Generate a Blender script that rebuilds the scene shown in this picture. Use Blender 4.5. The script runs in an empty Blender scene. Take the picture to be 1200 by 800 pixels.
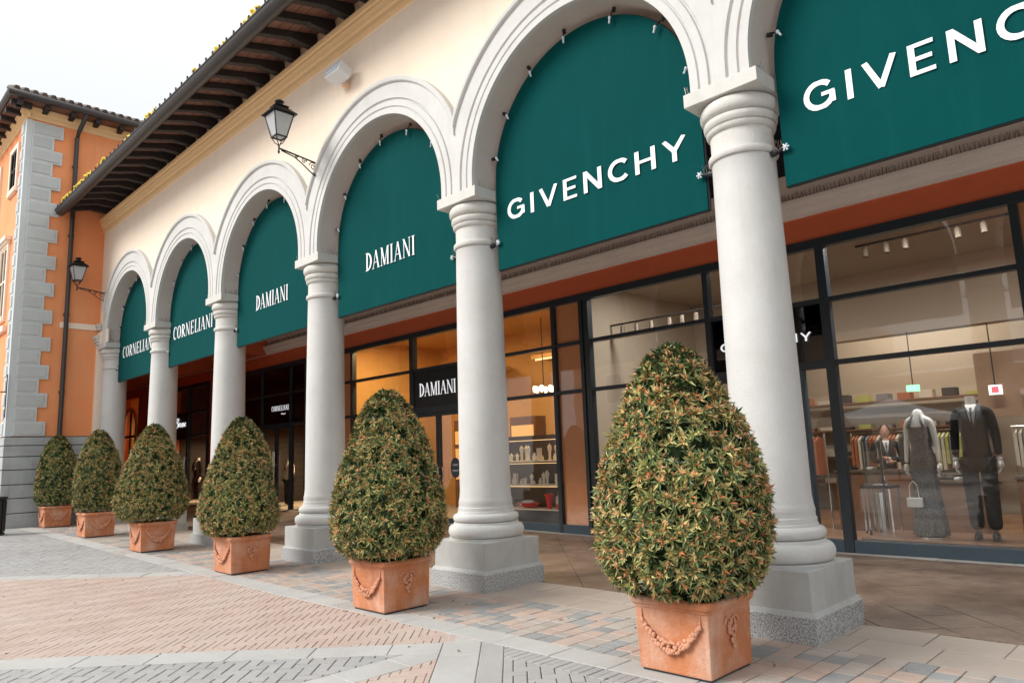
import bpy, bmesh, math, random
import numpy as np
from mathutils import Vector, Matrix
random.seed(7); rng = np.random.default_rng(7)
scn = bpy.context.scene
R = math.radians
# ------------------------------------------------------------------ camera
CAM = Vector((0.0, -6.2932, 1.55))
yaw, pitch, roll = -0.7805, 0.155, -0.0364
fw = Vector((math.sin(yaw)*math.cos(pitch), math.cos(yaw)*math.cos(pitch), math.sin(pitch)))
rt = Vector((math.cos(yaw), -math.sin(yaw), 0)); up = rt.cross(fw)
r2 = math.cos(roll)*rt + math.sin(roll)*up; u2 = -math.sin(roll)*rt + math.cos(roll)*up
cd = bpy.data.cameras.new('camera'); cam = bpy.data.objects.new('camera', cd); scn.collection.objects.link(cam)
cam.matrix_world = Matrix(((r2.x, u2.x, -fw.x, CAM.x), (r2.y, u2.y, -fw.y, CAM.y), (r2.z, u2.z, -fw.z, CAM.z), (0, 0, 0, 1)))
cd.sensor_width = 36; cd.lens = 846.86/1200*36; cd.clip_start = .05; cd.clip_end = 2000
scn.camera = cam
# ------------------------------------------------------------------ sky, sun, exposure
SUN_EL, SUN_AZ = R(38), R(212)        # azimuth clockwise from +y: from the street side, a little to the left
w = bpy.data.worlds.new('World'); scn.world = w; w.use_nodes = True
nt = w.node_tree; nt.nodes.clear(); N = nt.nodes.new; LK = nt.links.new
out = N('ShaderNodeOutputWorld'); bg = N('ShaderNodeBackground'); LK(bg.outputs[0], out.inputs[0])
sky = N('ShaderNodeTexSky'); sky.sky_type = 'NISHITA'; sky.sun_disc = False; sky.sun_elevation = SUN_EL; sky.sun_rotation = SUN_AZ
sky.air_density = 1.0; sky.dust_density = 4.0
bw = N('ShaderNodeMix'); bw.data_type = 'RGBA'
sc_ = N('ShaderNodeVectorMath'); sc_.operation = 'SCALE'; sc_.inputs['Scale'].default_value = .10; LK(sky.outputs[0], sc_.inputs[0])
tc = N('ShaderNodeTexCoord'); sx = N('ShaderNodeSeparateXYZ'); LK(tc.outputs['Generated'], sx.inputs[0])
mr = N('ShaderNodeMapRange'); mr.inputs['From Min'].default_value = 0; mr.inputs['From Max'].default_value = 1
mr.inputs['To Min'].default_value = .61; mr.inputs['To Max'].default_value = 1.30; zz_ = N('ShaderNodeMath'); zz_.operation = 'MAXIMUM'; zz_.inputs[1].default_value = 0; LK(sx.outputs['Z'], zz_.inputs[0]); z2_ = N('ShaderNodeMath'); z2_.operation = 'POWER'; z2_.inputs[1].default_value = 1.6; LK(zz_.outputs[0], z2_.inputs[0]); LK(z2_.outputs[0], mr.inputs['Value'])
nz = N('ShaderNodeTexNoise'); nz.inputs['Scale'].default_value = 1.6; nz.inputs['Detail'].default_value = 4; LK(tc.outputs['Generated'], nz.inputs['Vector'])
m2 = N('ShaderNodeMapRange'); m2.inputs['To Min'].default_value = .96; m2.inputs['To Max'].default_value = 1.04; LK(nz.outputs['Fac'], m2.inputs['Value'])
mm = N('ShaderNodeMath'); mm.operation = 'MULTIPLY'; LK(mr.outputs[0], mm.inputs[0]); LK(m2.outputs[0], mm.inputs[1])
cl = N('ShaderNodeVectorMath'); cl.operation = 'SCALE'; cl.inputs[0].default_value = (.905, .93, .955); LK(mm.outputs[0], cl.inputs['Scale'])
bw.inputs['Factor'].default_value = .97
LK(sc_.outputs[0], bw.inputs['A']); LK(cl.outputs[0], bw.inputs['B']); LK(bw.outputs['Result'], bg.inputs['Color'])
bg.inputs['Strength'].default_value = 0.98
sd = bpy.data.lights.new('sun', 'SUN'); sd.energy = 2.7; sd.angle = R(28); sd.color = (1, .965, .91)
so = bpy.data.objects.new('sun', sd); scn.collection.objects.link(so)
sdir = Vector((math.sin(SUN_AZ)*math.cos(SUN_EL), math.cos(SUN_AZ)*math.cos(SUN_EL), math.sin(SUN_EL)))
so.rotation_euler = sdir.to_track_quat('Z', 'Y').to_euler()
scn.view_settings.view_transform = 'Standard'; scn.view_settings.look = 'None'
scn.view_settings.exposure = 0.5; scn.view_settings.gamma = 1
try:
    scn.cycles.max_bounces = 7; scn.cycles.transparent_max_bounces = 12
except Exception: pass

# ------------------------------------------------------------------ materials
def lin(c):
    return tuple((x/255/12.92 if x/255 <= .04045 else ((x/255+.055)/1.055)**2.4) for x in c) + (1,)
MATS = {}
def mat(name, col, rough=.6, var=.0, vscale=3, bump=0, bscale=40, metal=0, island=0, objrand=0, spec=.5, coat=0, var2=None, emit=0, hue=0, soft=0, streak=None):
    """colour in linear rgb; var: noise value variation; island / objrand: per piece variation"""
    m = bpy.data.materials.new(name); m.use_nodes = True; t = m.node_tree; b = t.nodes['Principled BSDF']
    n = t.nodes.new; l = t.links.new
    b.inputs['Base Color'].default_value = (*col, 1); b.inputs['Roughness'].default_value = rough
    b.inputs['Metallic'].default_value = metal; b.inputs['Specular IOR Level'].default_value = spec; b.inputs['Coat Weight'].default_value = coat
    if soft: b.inputs['Subsurface Weight'].default_value = soft
    if emit: b.inputs['Emission Color'].default_value = (*col, 1); b.inputs['Emission Strength'].default_value = emit
    fac = None
    def add(a, bb):
        q = n('ShaderNodeMath'); q.operation = 'ADD'; l(a, q.inputs[0]); l(bb, q.inputs[1]); return q.outputs[0]
    def rng_(o, lo, hi, a=0, z=1):
        q = n('ShaderNodeMapRange'); q.inputs['From Min'].default_value = a; q.inputs['From Max'].default_value = z
        q.inputs['To Min'].default_value = lo; q.inputs['To Max'].default_value = hi; l(o, q.inputs['Value']); return q.outputs[0]
    geo = n('ShaderNodeNewGeometry')
    if var:
        for s, a in ((vscale, var), (vscale*7, var*.5), (vscale*.27, var*.6)):
            x = n('ShaderNodeTexNoise'); x.inputs['Scale'].default_value = s; x.inputs['Detail'].default_value = 5; l(geo.outputs['Position'], x.inputs['Vector'])
            o = rng_(x.outputs['Fac'], -a, a, .25, .75); fac = o if fac is None else add(fac, o)
    if island:
        o = rng_(geo.outputs['Random Per Island'], -island, island); fac = o if fac is None else add(fac, o)
    if objrand:
        oi = n('ShaderNodeObjectInfo'); o = rng_(oi.outputs['Random'], -objrand, objrand); fac = o if fac is None else add(fac, o)
    if fac is not None:
        one = n('ShaderNodeMath'); one.operation = 'ADD'; one.inputs[1].default_value = 1; l(fac, one.inputs[0])
        h = n('ShaderNodeHueSaturation'); h.inputs['Color'].default_value = (*col, 1); l(one.outputs[0], h.inputs['Value'])
        last = h.outputs['Color']
        if var2:
            x = n('ShaderNodeTexNoise'); x.inputs['Scale'].default_value = var2[1]; x.inputs['Detail'].default_value = 6; x.inputs['Roughness'].default_value = .65; l(geo.outputs['Position'], x.inputs['Vector'])
            mx = n('ShaderNodeMix'); mx.data_type = 'RGBA'; l(last, mx.inputs['A']); mx.inputs['B'].default_value = (*var2[0], 1)
            l(rng_(x.outputs['Fac'], 0, var2[2], var2[3] if len(var2) > 3 else .45, .75), mx.inputs['Factor']); last = mx.outputs['Result']
        if streak:      # rain streaks and grime with a shape of their own
            mp = n('ShaderNodeMapping'); mp.inputs['Scale'].default_value = (streak[1], streak[1], streak[1]*.09); l(geo.outputs['Position'], mp.inputs['Vector'])
            x = n('ShaderNodeTexNoise'); x.inputs['Scale'].default_value = 1; x.inputs['Detail'].default_value = 7; x.inputs['Roughness'].default_value = .7; l(mp.outputs[0], x.inputs['Vector'])
            mx = n('ShaderNodeMix'); mx.data_type = 'RGBA'; l(last, mx.inputs['A']); mx.inputs['B'].default_value = (*streak[0], 1)
            l(rng_(x.outputs['Fac'], 0, streak[2], .5, .8), mx.inputs['Factor']); last = mx.outputs['Result']
        if hue:
            h2 = n('ShaderNodeHueSaturation'); l(last, h2.inputs['Color'])
            wn = n('ShaderNodeMath'); wn.operation = 'FRACT'; ml = n('ShaderNodeMath'); ml.operation = 'MULTIPLY'; ml.inputs[1].default_value = 7.31
            src = geo.outputs['Random Per Island']
            oi = n('ShaderNodeObjectInfo'); l(add(src, oi.outputs['Random']), ml.inputs[0]); l(ml.outputs[0], wn.inputs[0])
            l(rng_(wn.outputs[0], .5-hue, .5+hue), h2.inputs['Hue']); l(rng_(wn.outputs[0], .5, 1.25), h2.inputs['Saturation']); last = h2.outputs['Color']
        l(last, b.inputs['Base Color'])
    if bump:
        x = n('ShaderNodeTexNoise'); x.inputs['Scale'].default_value = bscale; x.inputs['Detail'].default_value = 6; l(geo.outputs['Position'], x.inputs['Vector'])
        bp = n('ShaderNodeBump'); bp.inputs['Strength'].default_value = bump; bp.inputs['Distance'].default_value = .01
        l(x.outputs['Fac'], bp.inputs['Height']); l(bp.outputs[0], b.inputs['Normal'])
    MATS[name] = m; return m
M_grey = mat('painted_grey_stucco', (.60, .60, .585), .75, .035, 1.5, .25, 60, var2=((.45, .44, .41), 2.3, .35), streak=((.42, .41, .38), 6, .3))
M_capital = mat('warm_grey_stucco', (.60, .59, .56), .75, .03, 2, .3, 50, var2=((.42, .40, .36), 6, .4, .5), streak=((.38, .37, .33), 9, .35))
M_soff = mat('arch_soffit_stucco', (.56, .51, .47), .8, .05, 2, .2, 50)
M_ped = mat('pedestal_grey', (.47, .48, .47), .7, .04, 2, .2, 60, var2=((.33, .32, .29), 3, .5), streak=((.32, .31, .29), 8, .35))
M_cream = mat('cream_render', (.91, .775, .635), .9, .02, .7, .3, 90, var2=((.82, .68, .54), .9, .35), streak=((.70, .60, .50), 3, .3))
M_corn = mat('ochre_cornice', (.84, .58, .31), .8, .02, 1.5, .2, 60)
M_peach = mat('peach_wall', (.72, .50, .34), .85, .05, 2)
M_orange = mat('orange_render', (.87, .315, .125), .85, .04, .6, .3, 80, var2=((.82, .40, .20), .8, .55), streak=((.62, .27, .12), 3, .5))
M_red = mat('brick_red_paint', (.64, .135, .05), .7, .05, 1, .1, 40)
M_quoin = mat('grey_quoin_stone', (.50, .525, .525), .8, .06, 2.5, .5, 45, objrand=.05)
M_quoined = mat('quoin_edge_paint', (.58, .62, .63), .8, .03, 2, .2, 50)
M_plinthstone = mat('grey_plinth_render', (.43, .455, .46), .8, .06, 2, .4, 40, objrand=.03, var2=((.28, .28, .26), 2.5, .6), streak=((.24, .24, .22), 5, .6))
M_wood = mat('dark_brown_timber', (.022, .016, .014), .7, .25, 6, .3, 60, objrand=.25)
M_board = mat('reddish_soffit_board', (.20, .095, .065), .7, .2, 5, .3, 60)
M_gutter = mat('dark_brown_metal', (.055, .05, .048), .42, .08, 2, metal=.25)
M_tile = mat('roof_tile', (.10, .075, .06), .8, .2, 8, .5, 40, objrand=.25)
M_lichen = mat('yellow_lichen', (.95, .74, .10), .9, .2, 20, .5, 80)
M_teal = mat('teal_canvas', (.0, .058, .058), .85, .06, .8, .3, 260, spec=.08, streak=((.004, .08, .078), 5, .4))
M_white = mat('white_print', (.85, .87, .9), .6)
M_frame = mat('dark_blue_steel', (.022, .032, .042), .38, .05, 3, spec=.5)
M_framelow = mat('blue_grey_steel', (.045, .072, .095), .4, .05, 3)
M_black = mat('black_iron', (.012, .014, .018), .4, .0, 3)
M_salmon = mat('salmon_panel', (.86, .36, .17), .35, .04, 1)
M_mould = mat('pinkish_moulding', (.82, .73, .67), .8, .04, 2)
M_pinkwall = mat('pinkish_plaster', (.72, .60, .54), .85, .05, 1.2, .2, 40)
M_ceil = mat('portico_ceiling', (.42, .38, .35), .9, .04, 1)
M_terra = mat('terracotta', (.52, .195, .085), .85, .12, 5, .5, 60, objrand=.05, var2=((.64, .42, .32), 3.2, .9, .44), streak=((.36, .12, .05), 9, .7))
M_terra2 = mat('pale_terracotta_relief', (.60, .29, .18), .85, .12, 14, .4, 80)
M_soil = mat('dark_soil', (.012, .01, .009), .95, .2, 20, .6, 60)
M_trunk = mat('bark', (.08, .05, .035), .9, .2, 20, .6, 60)
M_spike = mat('steel_wire', (.35, .33, .31), .4, metal=.7)
M_spikeD = mat('rusty_wire', (.16, .11, .09), .6, metal=.3)
M_knob = mat('pale_plastic', (.62, .68, .74), .4)
M_lampglass = mat('frosted_lamp_glass', (.62, .64, .66), .25, spec=.6)
M_lampglass.node_tree.nodes['Principled BSDF'].inputs['Alpha'].default_value = .55
M_shade = mat('pink_lamp_glass', (.62, .50, .46), .3); M_shade.node_tree.nodes['Principled BSDF'].inputs['Alpha'].default_value = .6
M_mann = mat('white_mannequin', (.82, .82, .80), .35, spec=.5)
M_suit = mat('black_suit_cloth', (.005, .0055, .008), .85, .1, 8)
M_shirt = mat('white_shirt', (.75, .75, .76), .8)
M_skin = mat('skin', (.55, .32, .23), .55, .03, 10, soft=.05)
M_hair = mat('dark_hair', (.03, .02, .015), .6, .2, 40, .3, 200)
# lettering and light coloured shop materials
M_beige = mat('beige_interior', (.44, .375, .30), .85, .03, .8)
M_woodfl = mat('interior_wood_floor', (.30, .165, .09), .35, .15, 3, island=.2)
M_gold = mat('golden_interior', (.64, .39, .15), .6, .08, 1.4)
M_brownwood = mat('brown_furniture', (.19, .10, .06), .4, .12, 6)
M_darkint = mat('dark_interior', (.025, .02, .02), .7)
M_chrome = mat('chrome', (.75, .76, .78), .12, metal=1)
M_redglass = mat('red_glass', (.75, .015, .02), .15, coat=.5)
M_jewel = mat('cream_display_bust', (.82, .72, .58), .5, .05, 20)
M_vase = mat('cream_vase', (.70, .48, .36), .3, .1, 10)
def granite():
    m = mat('speckled_granite', (.42, .43, .43), .45, .05, 3); t = m.node_tree; b = t.nodes['Principled BSDF']; n = t.nodes.new; l = t.links.new
    g = n('ShaderNodeNewGeometry'); v = n('ShaderNodeTexNoise'); v.inputs['Scale'].default_value = 75; v.inputs['Detail'].default_value = 3; v.inputs['Roughness'].default_value = .7; l(g.outputs['Position'], v.inputs['Vector'])
    r = n('ShaderNodeValToRGB'); e = r.color_ramp.elements; e[0].position = .36; e[0].color = (.10, .11, .12, 1); e[1].position = .62; e[1].color = (.62, .63, .63, 1)
    k = e.new(.47); k.color = (.33, .34, .345, 1); l(v.outputs['Fac'], r.inputs[0]); l(r.outputs[0], b.inputs['Base Color'])
    bp = n('ShaderNodeBump'); bp.inputs['Strength'].default_value = .35; bp.inputs['Distance'].default_value = .006; l(v.outputs['Fac'], bp.inputs['Height']); l(bp.outputs[0], b.inputs['Normal'])
    return m
M_granite = granite()
def dress():
    m = mat('sheer_grey_dress', (.12, .12, .13), .45); t = m.node_tree; b = t.nodes['Principled BSDF']; n = t.nodes.new; l = t.links.new
    g = n('ShaderNodeTexCoord'); v = n('ShaderNodeTexVoronoi'); v.inputs['Scale'].default_value = 45; l(g.outputs['Object'], v.inputs['Vector'])
    r = n('ShaderNodeValToRGB'); e = r.color_ramp.elements; e[0].color = (.19, .185, .18, 1); e[1].color = (.085, .085, .09, 1); e[1].position = .6; l(v.outputs['Distance'], r.inputs[0]); l(r.outputs[0], b.inputs['Base Color'])
    return m
M_dress = dress()
def glass(name, tint=(1, 1, 1), k=1.5, base=.03):
    m = bpy.data.materials.new(name); m.use_nodes = True; t = m.node_tree; t.nodes.clear(); n = t.nodes.new; l = t.links.new
    o = n('ShaderNodeOutputMaterial'); mx = n('ShaderNodeMixShader'); tr = n('ShaderNodeBsdfTransparent'); gl = n('ShaderNodeBsdfGlossy')
    tr.inputs[0].default_value = (*tint, 1); gl.inputs['Roughness'].default_value = .012
    gg = n('ShaderNodeNewGeometry'); dt = n('ShaderNodeVectorMath'); dt.operation = 'DOT_PRODUCT'; l(gg.outputs['Incoming'], dt.inputs[0]); l(gg.outputs['Normal'], dt.inputs[1])
    ab = n('ShaderNodeMath'); ab.operation = 'ABSOLUTE'; l(dt.outputs['Value'], ab.inputs[0]); om = n('ShaderNodeMath'); om.operation = 'SUBTRACT'; om.inputs[0].default_value = 1; l(ab.outputs[0], om.inputs[1])
    pw = n('ShaderNodeMath'); pw.operation = 'POWER'; pw.inputs[1].default_value = 5; l(om.outputs[0], pw.inputs[0]); fr = n('ShaderNodeMath'); fr.operation = 'MULTIPLY_ADD'; fr.inputs[1].default_value = .95; fr.inputs[2].default_value = .05; l(pw.outputs[0], fr.inputs[0])
    a = n('ShaderNodeMath'); a.operation = 'MULTIPLY_ADD'; a.inputs[1].default_value = k; a.inputs[2].default_value = base; a.use_clamp = True
    g = n('ShaderNodeNewGeometry'); nz = n('ShaderNodeTexNoise'); nz.inputs['Scale'].default_value = .9; l(g.outputs['Position'], nz.inputs['Vector'])
    bp = n('ShaderNodeBump'); bp.inputs['Strength'].default_value = .04; bp.inputs['Distance'].default_value = .05; l(nz.outputs['Fac'], bp.inputs['Height']); l(bp.outputs[0], gl.inputs['Normal'])
    l(fr.outputs[0], a.inputs[0]); l(a.outputs[0], mx.inputs[0]); l(tr.outputs[0], mx.inputs[1]); l(gl.outputs[0], mx.inputs[2]); l(mx.outputs[0], o.inputs[0]); return m
M_glass = glass('shop_glass', (.96, .97, .96), 1.1, .005)
M_glassdark = glass('dark_tinted_glass', (.10, .10, .11), 1.0, .015)
def lamp_mat(name, col, s):
    m = bpy.data.materials.new(name); m.use_nodes = True; b = m.node_tree.nodes['Principled BSDF']; b.inputs['Base Color'].default_value = (*col, 1)
    b.inputs['Emission Color'].default_value = (*col, 1); b.inputs['Emission Strength'].default_value = s; return m
M_warm = lamp_mat('lit_warm_lamp', (1, .66, .30), 1.3); M_wlamp = lamp_mat('lit_white_lamp', (1, .90, .72), 2.2)
M_glow = lamp_mat('glowing_sign_letters', (.9, .92, .95), .55)
M_exit = lamp_mat('lit_sign_white', (1, .9, .88), 1.2); M_exitg = lamp_mat('lit_sign_green', (.35, 1, .6), .9); M_exitr = lamp_mat('sign_pictogram', (.9, .15, .2), .5)
# paving
M_joint = mat('joint_sand', (.10, .088, .077), .95, .2, 8, .4, 60)
M_pinkb = mat('pink_brick_paver', (.44, .335, .285), .85, .06, 2.2, .5, 90, island=.05, objrand=.04, var2=((.48, .405, .36), 1.1, .7, .4))
M_greyb = mat('grey_block_paver', (.33, .325, .32), .85, .09, 1.8, .5, 90, island=.09, objrand=.07, var2=((.39, .375, .36), 1.0, .5))
M_slab = mat('pale_stone_slab', (.425, .42, .405), .75, .07, 2, .35, 70, island=.035, objrand=.035, var2=((.33, .31, .29), 2.2, .5))
M_slab2 = mat('beige_border_slab', (.40, .34, .295), .7, .07, 2.5, .35, 70, island=.07, objrand=.06, var2=((.36, .31, .27), 3, .4))
M_cobP = mat('pink_cobble', (.44, .335, .28), .85, .10, 5, .6, 70, island=.10, objrand=.08, var2=((.36, .33, .31), 1.5, .6))
M_cobG = mat('blue_grey_cobble', (.27, .275, .275), .85, .10, 5, .6, 70, island=.12, objrand=.12, var2=((.36, .34, .32), 1.5, .6))
M_cobB = mat('beige_cobble', (.38, .335, .30), .85, .10, 5, .6, 70, island=.10, objrand=.08)
M_brown = mat('brown_floor_tile', (.165, .112, .082), .48, .2, 3.5, .9, 22, island=.12, objrand=.12, var2=((.27, .20, .155), 3.5, .65))
M_asph = mat('far_ground', (.40, .36, .33), .9, .08, .5)
# leaves
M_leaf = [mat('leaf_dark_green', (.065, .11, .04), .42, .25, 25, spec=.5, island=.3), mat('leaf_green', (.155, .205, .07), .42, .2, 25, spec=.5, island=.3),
          mat('leaf_yellow_green', (.44, .42, .16), .45, .2, 25, island=.25), mat('leaf_tan_orange', (.66, .37, .18), .45, .2, 25, island=.25), mat('leaf_rust_red', (.56, .19, .07), .45, .2, 25, island=.25)]

# ------------------------------------------------------------------ mesh helpers
COL = scn.collection
def setp(o, label=None, cat=None, group=None, kind=None):
    if label: o['label'] = label
    if cat: o['category'] = cat
    if group: o['group'] = group
    if kind: o['kind'] = kind
    return o
def empty(name, loc, label, cat, group=None, rz=0):
    o = bpy.data.objects.new(name, None); COL.objects.link(o); o.location = loc; o.rotation_euler = (0, 0, rz); o.empty_display_size = .1
    return setp(o, label, cat, group)
class MB:
    def __init__(s): s.v = []; s.f = []; s.m = []
    def face(s, pts, mi=0):
        b = len(s.v); s.v += [tuple(p) for p in pts]; s.f.append(tuple(range(b, b+len(pts)))); s.m.append(mi); return s
    def box(s, x0, x1, y0, y1, z0, z1, mi=0, M=None):
        b = len(s.v); P = [(x, y, z) for z in (z0, z1) for y in (y0, y1) for x in (x0, x1)]
        if M: P = [tuple(M @ Vector(p)) for p in P]
        s.v += P
        for f in ((0, 2, 3, 1), (4, 5, 7, 6), (0, 1, 5, 4), (2, 6, 7, 3), (0, 4, 6, 2), (1, 3, 7, 5)): s.f.append(tuple(b+i for i in f)); s.m.append(mi)
        return s
    def frustum(s, c, a0, a1, z0, z1, mi=0):
        b = len(s.v)
        for a, z in ((a0, z0), (a1, z1)): s.v += [(c[0]-a[0], c[1]-a[1], z), (c[0]+a[0], c[1]-a[1], z), (c[0]+a[0], c[1]+a[1], z), (c[0]-a[0], c[1]+a[1], z)]
        for f in ((3, 2, 1, 0), (4, 5, 6, 7), (0, 1, 5, 4), (1, 2, 6, 5), (2, 3, 7, 6), (3, 0, 4, 7)): s.f.append(tuple(b+i for i in f)); s.m.append(mi)
        return s
    def prism(s, poly, z0, z1, mi=0, M=None):     # poly list of (x,y) ccw
        n = len(poly); b = len(s.v); P = [(p[0], p[1], z0) for p in poly]+[(p[0], p[1], z1) for p in poly]
        if M: P = [tuple(M @ Vector(p)) for p in P]
        s.v += P; s.f.append(tuple(b+i for i in reversed(range(n)))); s.f.append(tuple(b+n+i for i in range(n))); s.m += [mi, mi]
        for i in range(n): j = (i+1) % n; s.f.append((b+i, b+j, b+n+j, b+n+i)); s.m.append(mi)
        return s
    def lathe(s, prof, n=48, c=(0, 0, 0), mi=0, sx=1, sy=1):
        b = len(s.v); k = len(prof)
        for i in range(n):
            a = 2*math.pi*i/n; ca, sa = math.cos(a), math.sin(a)
            for r, z in prof: s.v.append((c[0]+r*ca*sx, c[1]+r*sa*sy, c[2]+z))
        for i in range(n):
            j = (i+1) % n
            for q in range(k-1): s.f.append((b+i*k+q, b+j*k+q, b+j*k+q+1, b+i*k+q+1)); s.m.append(mi)
        s.f.append(tuple(b+i*k for i in reversed(range(n)))); s.f.append(tuple(b+i*k+k-1 for i in range(n))); s.m += [mi, mi]
        return s
    def tube(s, pts, r, n=8, mi=0):
        pts = [Vector(p) for p in pts]; b = len(s.v); rs = r if isinstance(r, (list, tuple)) else [r]*len(pts)
        for i, p in enumerate(pts):
            d = (pts[min(i+1, len(pts)-1)]-pts[max(i-1, 0)]).normalized()
            a = d.cross(Vector((0, 0, 1))); 
            if a.length < .02: a = d.cross(Vector((0, 1, 0)))
            a.normalize(); c = d.cross(a)
            for k in range(n): t = 2*math.pi*k/n; s.v.append(tuple(p+rs[i]*(math.cos(t)*a+math.sin(t)*c)))
        for i in range(len(pts)-1):
            for k in range(n): j = (k+1) % n; s.f.append((b+i*n+k, b+i*n+j, b+(i+1)*n+j, b+(i+1)*n+k)); s.m.append(mi)
        s.f.append(tuple(b+k for k in reversed(range(n)))); e = b+(len(pts)-1)*n; s.f.append(tuple(e+k for k in range(n))); s.m += [mi, mi]
        return s
    def ball(s, c, r, n=6, m=4, mi=0, sc=(1, 1, 1)):
        prof = [(max(1e-4, r*math.sin(math.pi*i/m)), -r*math.cos(math.pi*i/m)*sc[2]) for i in range(m+1)]
        return s.lathe(prof, n, c, mi, sc[0], sc[1])
    def mesh(s, name, mats, smooth=False, bevel=0, fix=True, seg=2):
        me = bpy.data.meshes.new(name); me.from_pydata(s.v, [], s.f)
        for m in (mats if isinstance(mats, (list, tuple)) else [mats]): me.materials.append(m)
        me.polygons.foreach_set('material_index', s.m)
        if fix or bevel:
            bm = bmesh.new(); bm.from_mesh(me)
            bmesh.ops.remove_doubles(bm, verts=bm.verts, dist=1e-5)
            if bevel: bmesh.ops.bevel(bm, geom=[e for e in bm.edges if e.is_manifold and e.calc_face_angle(0) > .5], offset=bevel, segments=seg, affect='EDGES', profile=.6)
            bmesh.ops.recalc_face_normals(bm, faces=bm.faces); bm.to_mesh(me); bm.free()
        if smooth:
            me.polygons.foreach_set('use_smooth', [True]*len(me.polygons))
            if smooth != True: me.set_sharp_from_angle(angle=smooth)
        me.update(); return me
    def build(s, name, mats, parent=None, loc=(0, 0, 0), **k):
        o = bpy.data.objects.new(name, s.mesh(name, mats, **k)); COL.objects.link(o); o.location = loc
        if parent: o.parent = parent
        return o
SH = R(35)
def copy_tree(o, parent=None):
    c = o.copy(); COL.objects.link(c)
    if parent: c.parent = parent
    for ch in list(o.children): copy_tree(ch, c)
    return c
def h(x): return max(0.0, .0135*(-8.5-x)) if x > -26 else .236     # the pavement rises gently to the left
# ================================================================== LARGE STRUCTURE
CX = [-3.02, -6.80, -10.62, -14.32, -17.93, -21.60]   # column axes
CX = [CX[0]+7.6, CX[0]+3.78] + CX                     # two more bays outside the frame on the right
SPRING = 4.94; ZC = 5.05; RIN = 1.565
arc = empty('shopping_arcade', (-10, 0, 0), 'cream arcaded shop building with grey columns, round arches and dark timber eaves', 'building')
def AC(mb, name, m, **k):        # part of the arcade, modelled in world coordinates
    return mb.build(name, m, arc, loc=(10, 0, 0), **k)
YF, YB = -.30, .30
ZT = 8.2
centers = []
for i in range(len(CX)-1): centers.append(((CX[i]+CX[i+1])/2, (CX[i]-CX[i+1])/2))
wall = MB(); NA = 40
def arch_pts(cx, r, hw, n=NA):
    P = [(cx+r, SPRING)] if r < hw+.001 else [(cx+hw, SPRING)]
    for k in range(n+1):
        a = math.pi*k/n; x = r*math.cos(a); z = r*math.sin(a)
        x = max(-hw, min(hw, x)); P.append((cx+x, ZC+z))
    P.append((cx-min(r, hw), SPRING)); return P
for cx, hw in centers:
    rin = hw-.305
    P = arch_pts(cx, rin, hw)
    T = [(cx+hw, SPRING)] + [(max(cx-hw, min(cx+hw, cx+hw*1.0*math.cos(math.pi*k/NA)*1.0)), ZT) for k in range(NA+1)] + [(cx-hw, SPRING)]
    for k in range(len(P)-1):
        for y, mi in ((YF, 0), (YB, 0)):
            a, b, c, d = P[k], P[k+1], T[k+1], T[k]
            wall.face([(a[0], y, a[1]), (b[0], y, b[1]), (c[0], y, c[1]), (d[0], y, d[1])], mi)
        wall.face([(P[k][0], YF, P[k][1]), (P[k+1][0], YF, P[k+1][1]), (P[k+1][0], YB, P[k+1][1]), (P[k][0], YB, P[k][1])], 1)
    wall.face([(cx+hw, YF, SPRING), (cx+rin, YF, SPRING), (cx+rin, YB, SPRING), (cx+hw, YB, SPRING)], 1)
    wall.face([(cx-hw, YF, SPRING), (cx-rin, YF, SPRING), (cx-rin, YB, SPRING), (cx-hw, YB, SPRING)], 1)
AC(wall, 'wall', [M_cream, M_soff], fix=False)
w2 = MB().box(CX[-1]-.62, CX[-1], YF, YB, SPRING, ZT).box(-22.2, 5, YF+.01, YB, ZT+.002, 9.15, 1)
AC(w2, 'upper_wall', [M_cream, M_peach])
# archivolts: swept profile (radius offset from the opening, projection)
PROF = [(.0, .0), (.0, .055), (.085, .055), (.095, .035), (.105, .035), (.115, .055), (.195, .055), (.205, .032), (.22, .032), (.232, .06), (.46, .06), (.465, .085), (.478, .098), (.52, .10), (.54, .09), (.545, .0)]
for cx, hw in centers:
    mb = MB(); rin = hw-.305; rows = []
    for q, (dr, pj) in enumerate(PROF):
        r = rin+dr-.002*(q == 0)
        pts = arch_pts(cx, r, hw, 56)
        mb.v += [(x, YF-pj, z) for x, z in pts]; rows.append(len(pts))
    n = rows[0]
    for q in range(len(PROF)-1):
        for k in range(n-1):
            if min(abs(abs(mb.v[i][0]-cx)-hw) < 1e-4 for i in (q*n+k, q*n+k+1, (q+1)*n+k+1, (q+1)*n+k)): continue
            mb.f.append((q*n+k, q*n+k+1, (q+1)*n+k+1, (q+1)*n+k)); mb.m.append(0)
    o = AC(mb, 'archivolt', M_grey, fix=True, smooth=R(25))
    # back face trim so the arch has depth from inside
# left end impost and strip of the last arch
mb = MB().box(-22.12, -21.93, YF-.07, YF+.1, .2, 4.94).box(-22.12, -21.2, YF-.05, YF, 4.94, 5.3)
AC(mb, 'end_pilaster', M_cream, bevel=.008)
for z0, z1, p in ((4.94, 5.02, .10), (5.02, 5.10, .13), (5.10, 5.2, .16), (5.36, 5.44, .1), (5.44, 5.52, .13)): AC(MB().box(-22.12, -21.86, YF-p, YF-.02, z0, z1-.002), 'impost_moulding', M_grey, bevel=.006)
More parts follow.
